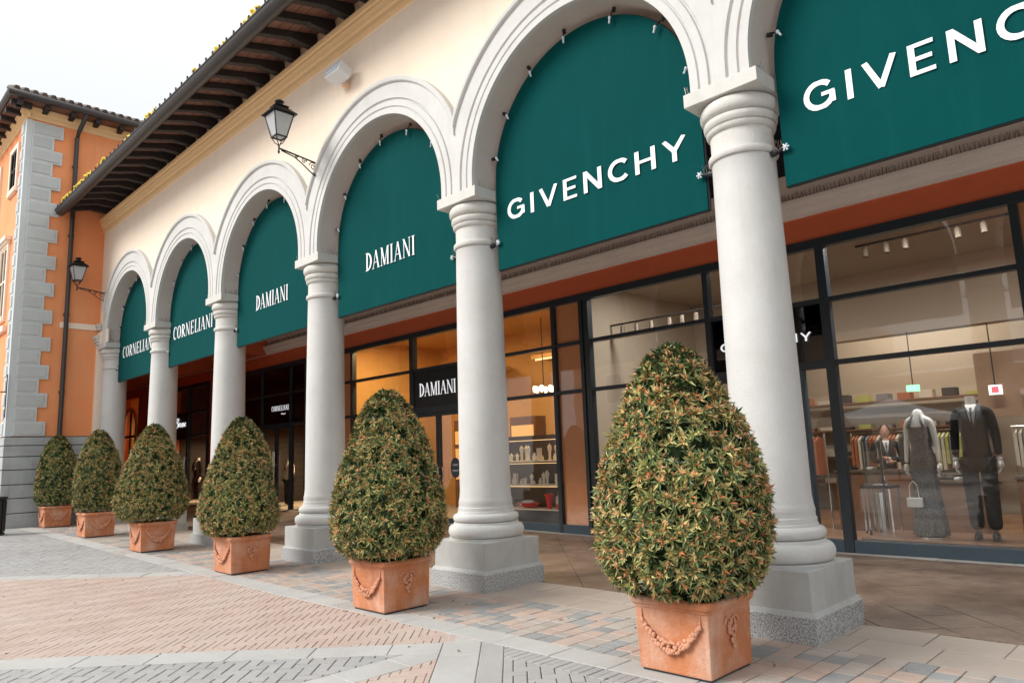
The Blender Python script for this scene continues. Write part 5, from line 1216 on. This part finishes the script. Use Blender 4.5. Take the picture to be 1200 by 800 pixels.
MB().lathe([(.06, 0), (.16, .03), (.24, .10), (.25, .11), (.23, .11), (.15, .045), (.01, .02)], 32, (0, 0, 0), 0, 1.25, .7).build('bowl', M_redglass, t2, smooth=SH)
MB().lathe([(.01, .10), (.15, .105), (.16, .13), (.08, .16), (.01, .165)], 20, (0, 0, 0), 0, 1.2, .7).build('cloth', M_shirt, t2, smooth=True)
t2 = MB().lathe([(.05, 0), (.055, .02), (.05, .06), (.08, .22), (.11, .30), (.10, .30), (.07, .20), (.01, .05)], 28).build('red_vase', M_redglass, None, loc=(-10.45, 5.2, .406), smooth=SH); setp(t2, 'flared red glass vase between the red bowl and the cream vase', 'vase')
t2 = MB().lathe([(.06, 0), (.09, .05), (.105, .14), (.09, .24), (.05, .29), (.055, .33), (.06, .34), (.045, .335)], 28).build('cream_vase', M_vase, None, loc=(-10.18, 5.25, .406), smooth=SH); setp(t2, 'rounded cream vase right of the flared red vase', 'vase')
t2 = MB().lathe([(.045, 0), (.065, .10), (.06, .10), (.04, .01)], 20).build('red_cup', M_redglass, None, loc=(-10.08, 5.08, .406), smooth=SH); setp(t2, 'small red and white cup in front of the cream vase', 'cup')
# shop fittings behind: framed panel and chandelier
t2 = empty('chandelier', (-11.75, 6.6, 3.0), 'small lit glass chandelier in the right jewellery window', 'chandelier')
MB().tube([(0, 0, 0), (0, 0, 1.84)], .012, 6).build('rod', M_black, t2)
for k in range(6):
    a = k*math.pi/3; ar = MB().tube([(0, 0, -.05), (.16*math.cos(a), .16*math.sin(a), -.10), (.22*math.cos(a), .22*math.sin(a), 0)], .008, 6).build('arm', M_black, t2); MB().lathe([(.02, 0), (.05, .04), (.055, .12), (.035, .16)], 12, (.22*math.cos(a), .22*math.sin(a), 0)).build('lamp_glass', M_wlamp, ar, smooth=True)
def cabinet(x, y, w_, z, lab):
    t = empty('display_cabinet', (x, y, 0), lab, 'cabinet'); MB().box(-w_/2, w_/2, -.2, .2, 0, z).build('carcass', M_brownwood, t, bevel=.01)
    for k in range(3): zz = .9+k*.5; MB().box(-w_/2+.06, w_/2-.06, -.215, -.201, zz, zz+.38).build('lit_recess', mat('amber_panel', (.75, .42, .14), .5, emit=.5) if 'amber_panel' not in MATS else MATS['amber_panel'], t)
cabinet(-15.7, 7.9, 1.4, 2.6, 'amber lit cabinet behind the left jewellery window'); cabinet(-12.9, 7.2, .9, 2.5, 'amber lit cabinet behind the jewellery shop door'); cabinet(-10.8, 7.9, 1.4, 2.6, 'amber lit cabinet behind the chandelier')
cabinet(-20.4, 7.6, .8, 2.4, 'amber lit cabinet inside the black menswear shop'); cabinet(-29.5, 7.4, .8, 2.4, 'amber lit cabinet inside the shop with the script sign'); cabinet(-22.9, 7.6, .8, 2.4, 'amber lit cabinet on the left inside the black menswear shop')
# farthest arched window in the portico
t = empty('arched_window', (-35, YS, 0), 'arched amber lit window at the far left end of the portico', 'window'); A_ = [(.85, .0)]+[(.85*math.cos(math.pi*k/16), 3.3+.85*math.sin(math.pi*k/16)) for k in range(17)]+[(-.85, 0)]
MB().tube([(a, -.02, b) for a, b in A_], .08, 8).build('surround', M_salmon, t, smooth=True)
MB().box(-.85, .85, -.03, .03, 2.9, 3.0).build('transom', M_black, t); MB().box(-.04, .04, -.03, .03, 0, 4.1).build('mullion', M_black, t)
MB().box(-.82, .82, .02, .03, .0, 3.9).build('pane', M_glass, t)

# ---------------- grit and fallen leaves on the paving
rg = random.Random(21); mb = MB()
for _ in range(150):
    x, y = (rg.uniform(-16, -1), rg.uniform(-5.2, -.6)) if rg.random() < .6 else (rg.choice(PL)[0]+rg.gauss(0, .5), -1.5+rg.gauss(0, .45))
    if any(abs(x-a) < .36 and abs(y-b) < .36 for a, b in PL): continue
    z = h(x)+.004; a = rg.random()*6.28
    if rg.random() < .45: leaf_geo(Vector((x, y, z+.003)), Vector((math.cos(a), math.sin(a), .05)), Vector((0, 0, 1)), rg.uniform(.03, .06), .011, mb, rg.choice((2, 3, 3, 4, 0)))
    else: mb.ball((x, y, z), rg.uniform(.004, .011), 6, 4, 0, (1, 1, .5))
setp(mb.build('fallen_leaves', M_leaf, None, fix=False), 'scattered grit and small fallen leaves on the paving', 'leaf litter', kind='stuff')
